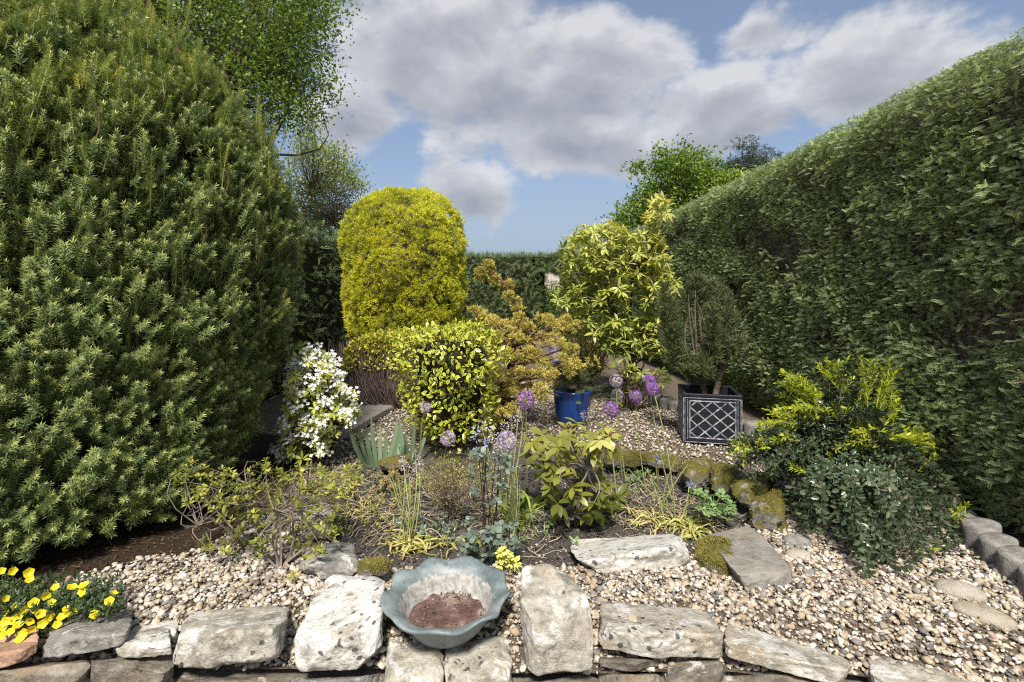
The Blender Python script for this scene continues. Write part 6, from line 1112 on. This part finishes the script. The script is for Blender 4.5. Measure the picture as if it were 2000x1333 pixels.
# ------------------------------------------------------------------ trees beyond the hedges
def tree(name, label, base, blobs, leaf, mat, n_cl, per, cl_r, trunk_r, bark='bark', lean=(0,0,0), size=1.0, droop=.1):
    o = thing(name, label, 'tree', base); base = np.asarray(base, float); Cs = []
    for c, r in blobs:
        k = max(6, int(n_cl*np.prod(r)**(2/3)/sum(np.prod(b[1])**(2/3) for b in blobs))); u = rsph(k)*(rng.random((k,1))**.38); Cs.append(np.asarray(c) + u*np.asarray(r))
    C = np.vstack(Cs); ctr = C.mean(0); top = base + (ctr-base)*A(.75,.75,.7); a = Acc(); tube(a, arc(base, top, 0, 7, np.asarray(lean, float)), np.linspace(trunk_r, trunk_r*.5, 7), 9); build('trunk', a, M['bark'], o); a = Acc(); sub = C[rng.choice(len(C), min(len(C), 170), replace=False)]; branch_to(a, base+(ctr-base)*A(.5,.5,.5), sub, trunk_r*.22, .006, joints=14, wob=.18); build('limbs', a, M[bark], o)
    i = np.repeat(np.arange(len(C)), per); m = len(i); off = rng.normal(size=(m,3))*cl_r*A(1,1,.6); D = unit(rng.normal(size=(m,3)) + A(0,0,-droop)); U = unit(rng.normal(size=(m,3))*.7 + A(0,0,1)); a = Acc(); t = np.clip(.52 + rng.normal(0,.17,len(C))[i] + rng.normal(0,.13,m) + off[:,2]/cl_r*.09, 0, 1); k = rng.integers(0, len(leaf), m); S = rng.uniform(.7,1.2,m)*size
    P = C[i]+off; R = frames(D, U)
    for j, l in enumerate(leaf): a.inst(l, P[k==j], R[k==j], S[k==j], t[k==j])
    build('crown', a, M[mat], o, False, 'stuff'); return o
LT = [leaf_t(.070,.038,.15,-.2,1,.85), leaf_t(.06,.034,.25,-.1,1,.85)]
tree('broadleaf_tree', 'large leafy green tree overhanging behind the yew', (-5.2,8.2,0), [((-4.6,7.9,5.6),(1.7,1.4,1.6)),((-3.8,7.7,5.3),(.95,.9,.95)),((-3.9,7.6,4.3),(.8,.8,.6)),((-3.3,7.8,5.7),(.55,.6,.85)),((-3.4,7.8,4.5),(.6,.6,.6)),((-5.6,8.0,7.0),(1.6,1.5,1.4)),((-5.6,8.0,4.6),(1.2,1.2,.9))], LT, 'tree_a', 900, 52, .19, .2)
tree('pale_tree', 'pale feathery tree rising behind the dark left hedge', (-4.9,12,0), [((-4.6,12,4.35),(.85,.8,.55)),((-5.0,12,5.3),(.35,.5,.7)),((-4.1,12,3.95),(.55,.7,.4)),((-5.3,12,3.4),(.9,.8,.6))], [leaf_t(.075,.035,.15,-.1,1)], 'tree_b', 300, 30, .16, .09, size=1.0)
tree('reddish_shrub', 'dusky red green shrub between yew and golden conifer', (-4.0,11,0), [((-3.9,11,2.9),(.75,.6,.85)),((-4.6,11,2.6),(.6,.6,.8)),((-3.5,11,2.6),(.4,.5,.6))], [leaf_t(.06,.03,.15,-.1,1)], 'tree_e', 260, 36, .15, .07)
tree('bright_tree', 'bright green rounded tree showing over the right hedge', (5.0,14,0), [((4.9,14,4.7),(1.05,.9,.85)),((5.6,13.8,4.1),(.9,.8,.6)),((4.0,14,3.7),(.75,.7,.6)),((3.6,14,4.75),(.22,.25,.2)),((3.2,14,3.3),(.4,.4,.35)),((6.1,13.6,4.2),(.7,.6,.45)),((4.7,14,3.2),(1.4,.9,.8))], [leaf_t(.11,.06,.15,-.2,1), leaf_t(.13,.05,.15,-.2,1)], 'tree_c', 560, 34, .16, .16)
tree('dark_pine', 'dark conifer top beyond the right hedge', (8.9,18,0), [((8.6,18,5.9),(.65,.6,.9)),((9.4,18,5.9),(.35,.4,.8)),((8.0,18,5.6),(.4,.4,.55)),((9.0,18,5.0),(1.0,.8,.7)),((9.95,18,5.6),(.25,.3,.3))], [tuft(.2,9,77,.6,.5,.02)], 'tree_d', 150, 20, .15, .12)
tree('far_shrub', 'grey green bush tops behind the tall rhododendron', (1.7,15,0), [((1.9,15,2.3),(.6,.6,.55)),((1.3,15.2,2.1),(.5,.5,.35)),((2.6,15,2.6),(.7,.6,.6))], [leaf_t(.07,.035,.15,-.1,1)], 'hedge_far', 90, 34, .15, .06)
tree('far_tree', 'dark tree mass beyond the hedge archway', (2.2,27,0), [((2.0,27,1.6),(2.2,1,1.0))], [leaf_t(.16,.09,.15,-.1,1)], 'tree_d', 160, 34, .25, .1)
tree('sunlit_shrub', 'sunlit green shrub seen through the hedge archway', (1.5,18.5,0), [((1.52,18.5,.95),(.5,.4,.72)),((1.5,18.6,.5),(.9,.4,.5))], [leaf_t(.07,.04,.15,-.1,1)], 'tree_c', 220, 34, .12, .05)
gh = thing('garden_house', 'pale rendered gable glimpsed through the hedge archway', 'building', (2.2,22,0)); a = Acc(); a.raw([(.6,22,0),(3.6,22,0),(3.6,22,1.9),(2.1,22,3.0),(.6,22,1.9),(.6,25,0),(3.6,25,0),(3.6,25,1.9),(2.1,25,3.0),(.6,25,1.9)], [(0,1,2),(0,2,4),(4,2,3),(5,7,6),(5,9,7),(9,8,7),(0,4,9),(0,9,5),(1,6,7),(1,7,2)]); build('wall', a, M['wall_pale'], gh); a = Acc()
for s in (-1, 1): a.raw([(2.1,21.8,3.06),(2.1+s*1.75,21.8,1.78),(2.1+s*1.75,25.2,1.78),(2.1,25.2,3.06),(2.1,21.8,3.14),(2.1+s*1.75,21.8,1.86),(2.1+s*1.75,25.2,1.86),(2.1,25.2,3.14)], [(0,1,2),(0,2,3),(4,6,5),(4,7,6),(0,4,5),(0,5,1),(3,2,6),(3,6,7),(1,5,6),(1,6,2)])
build('roof', a, M['roof'], gh)
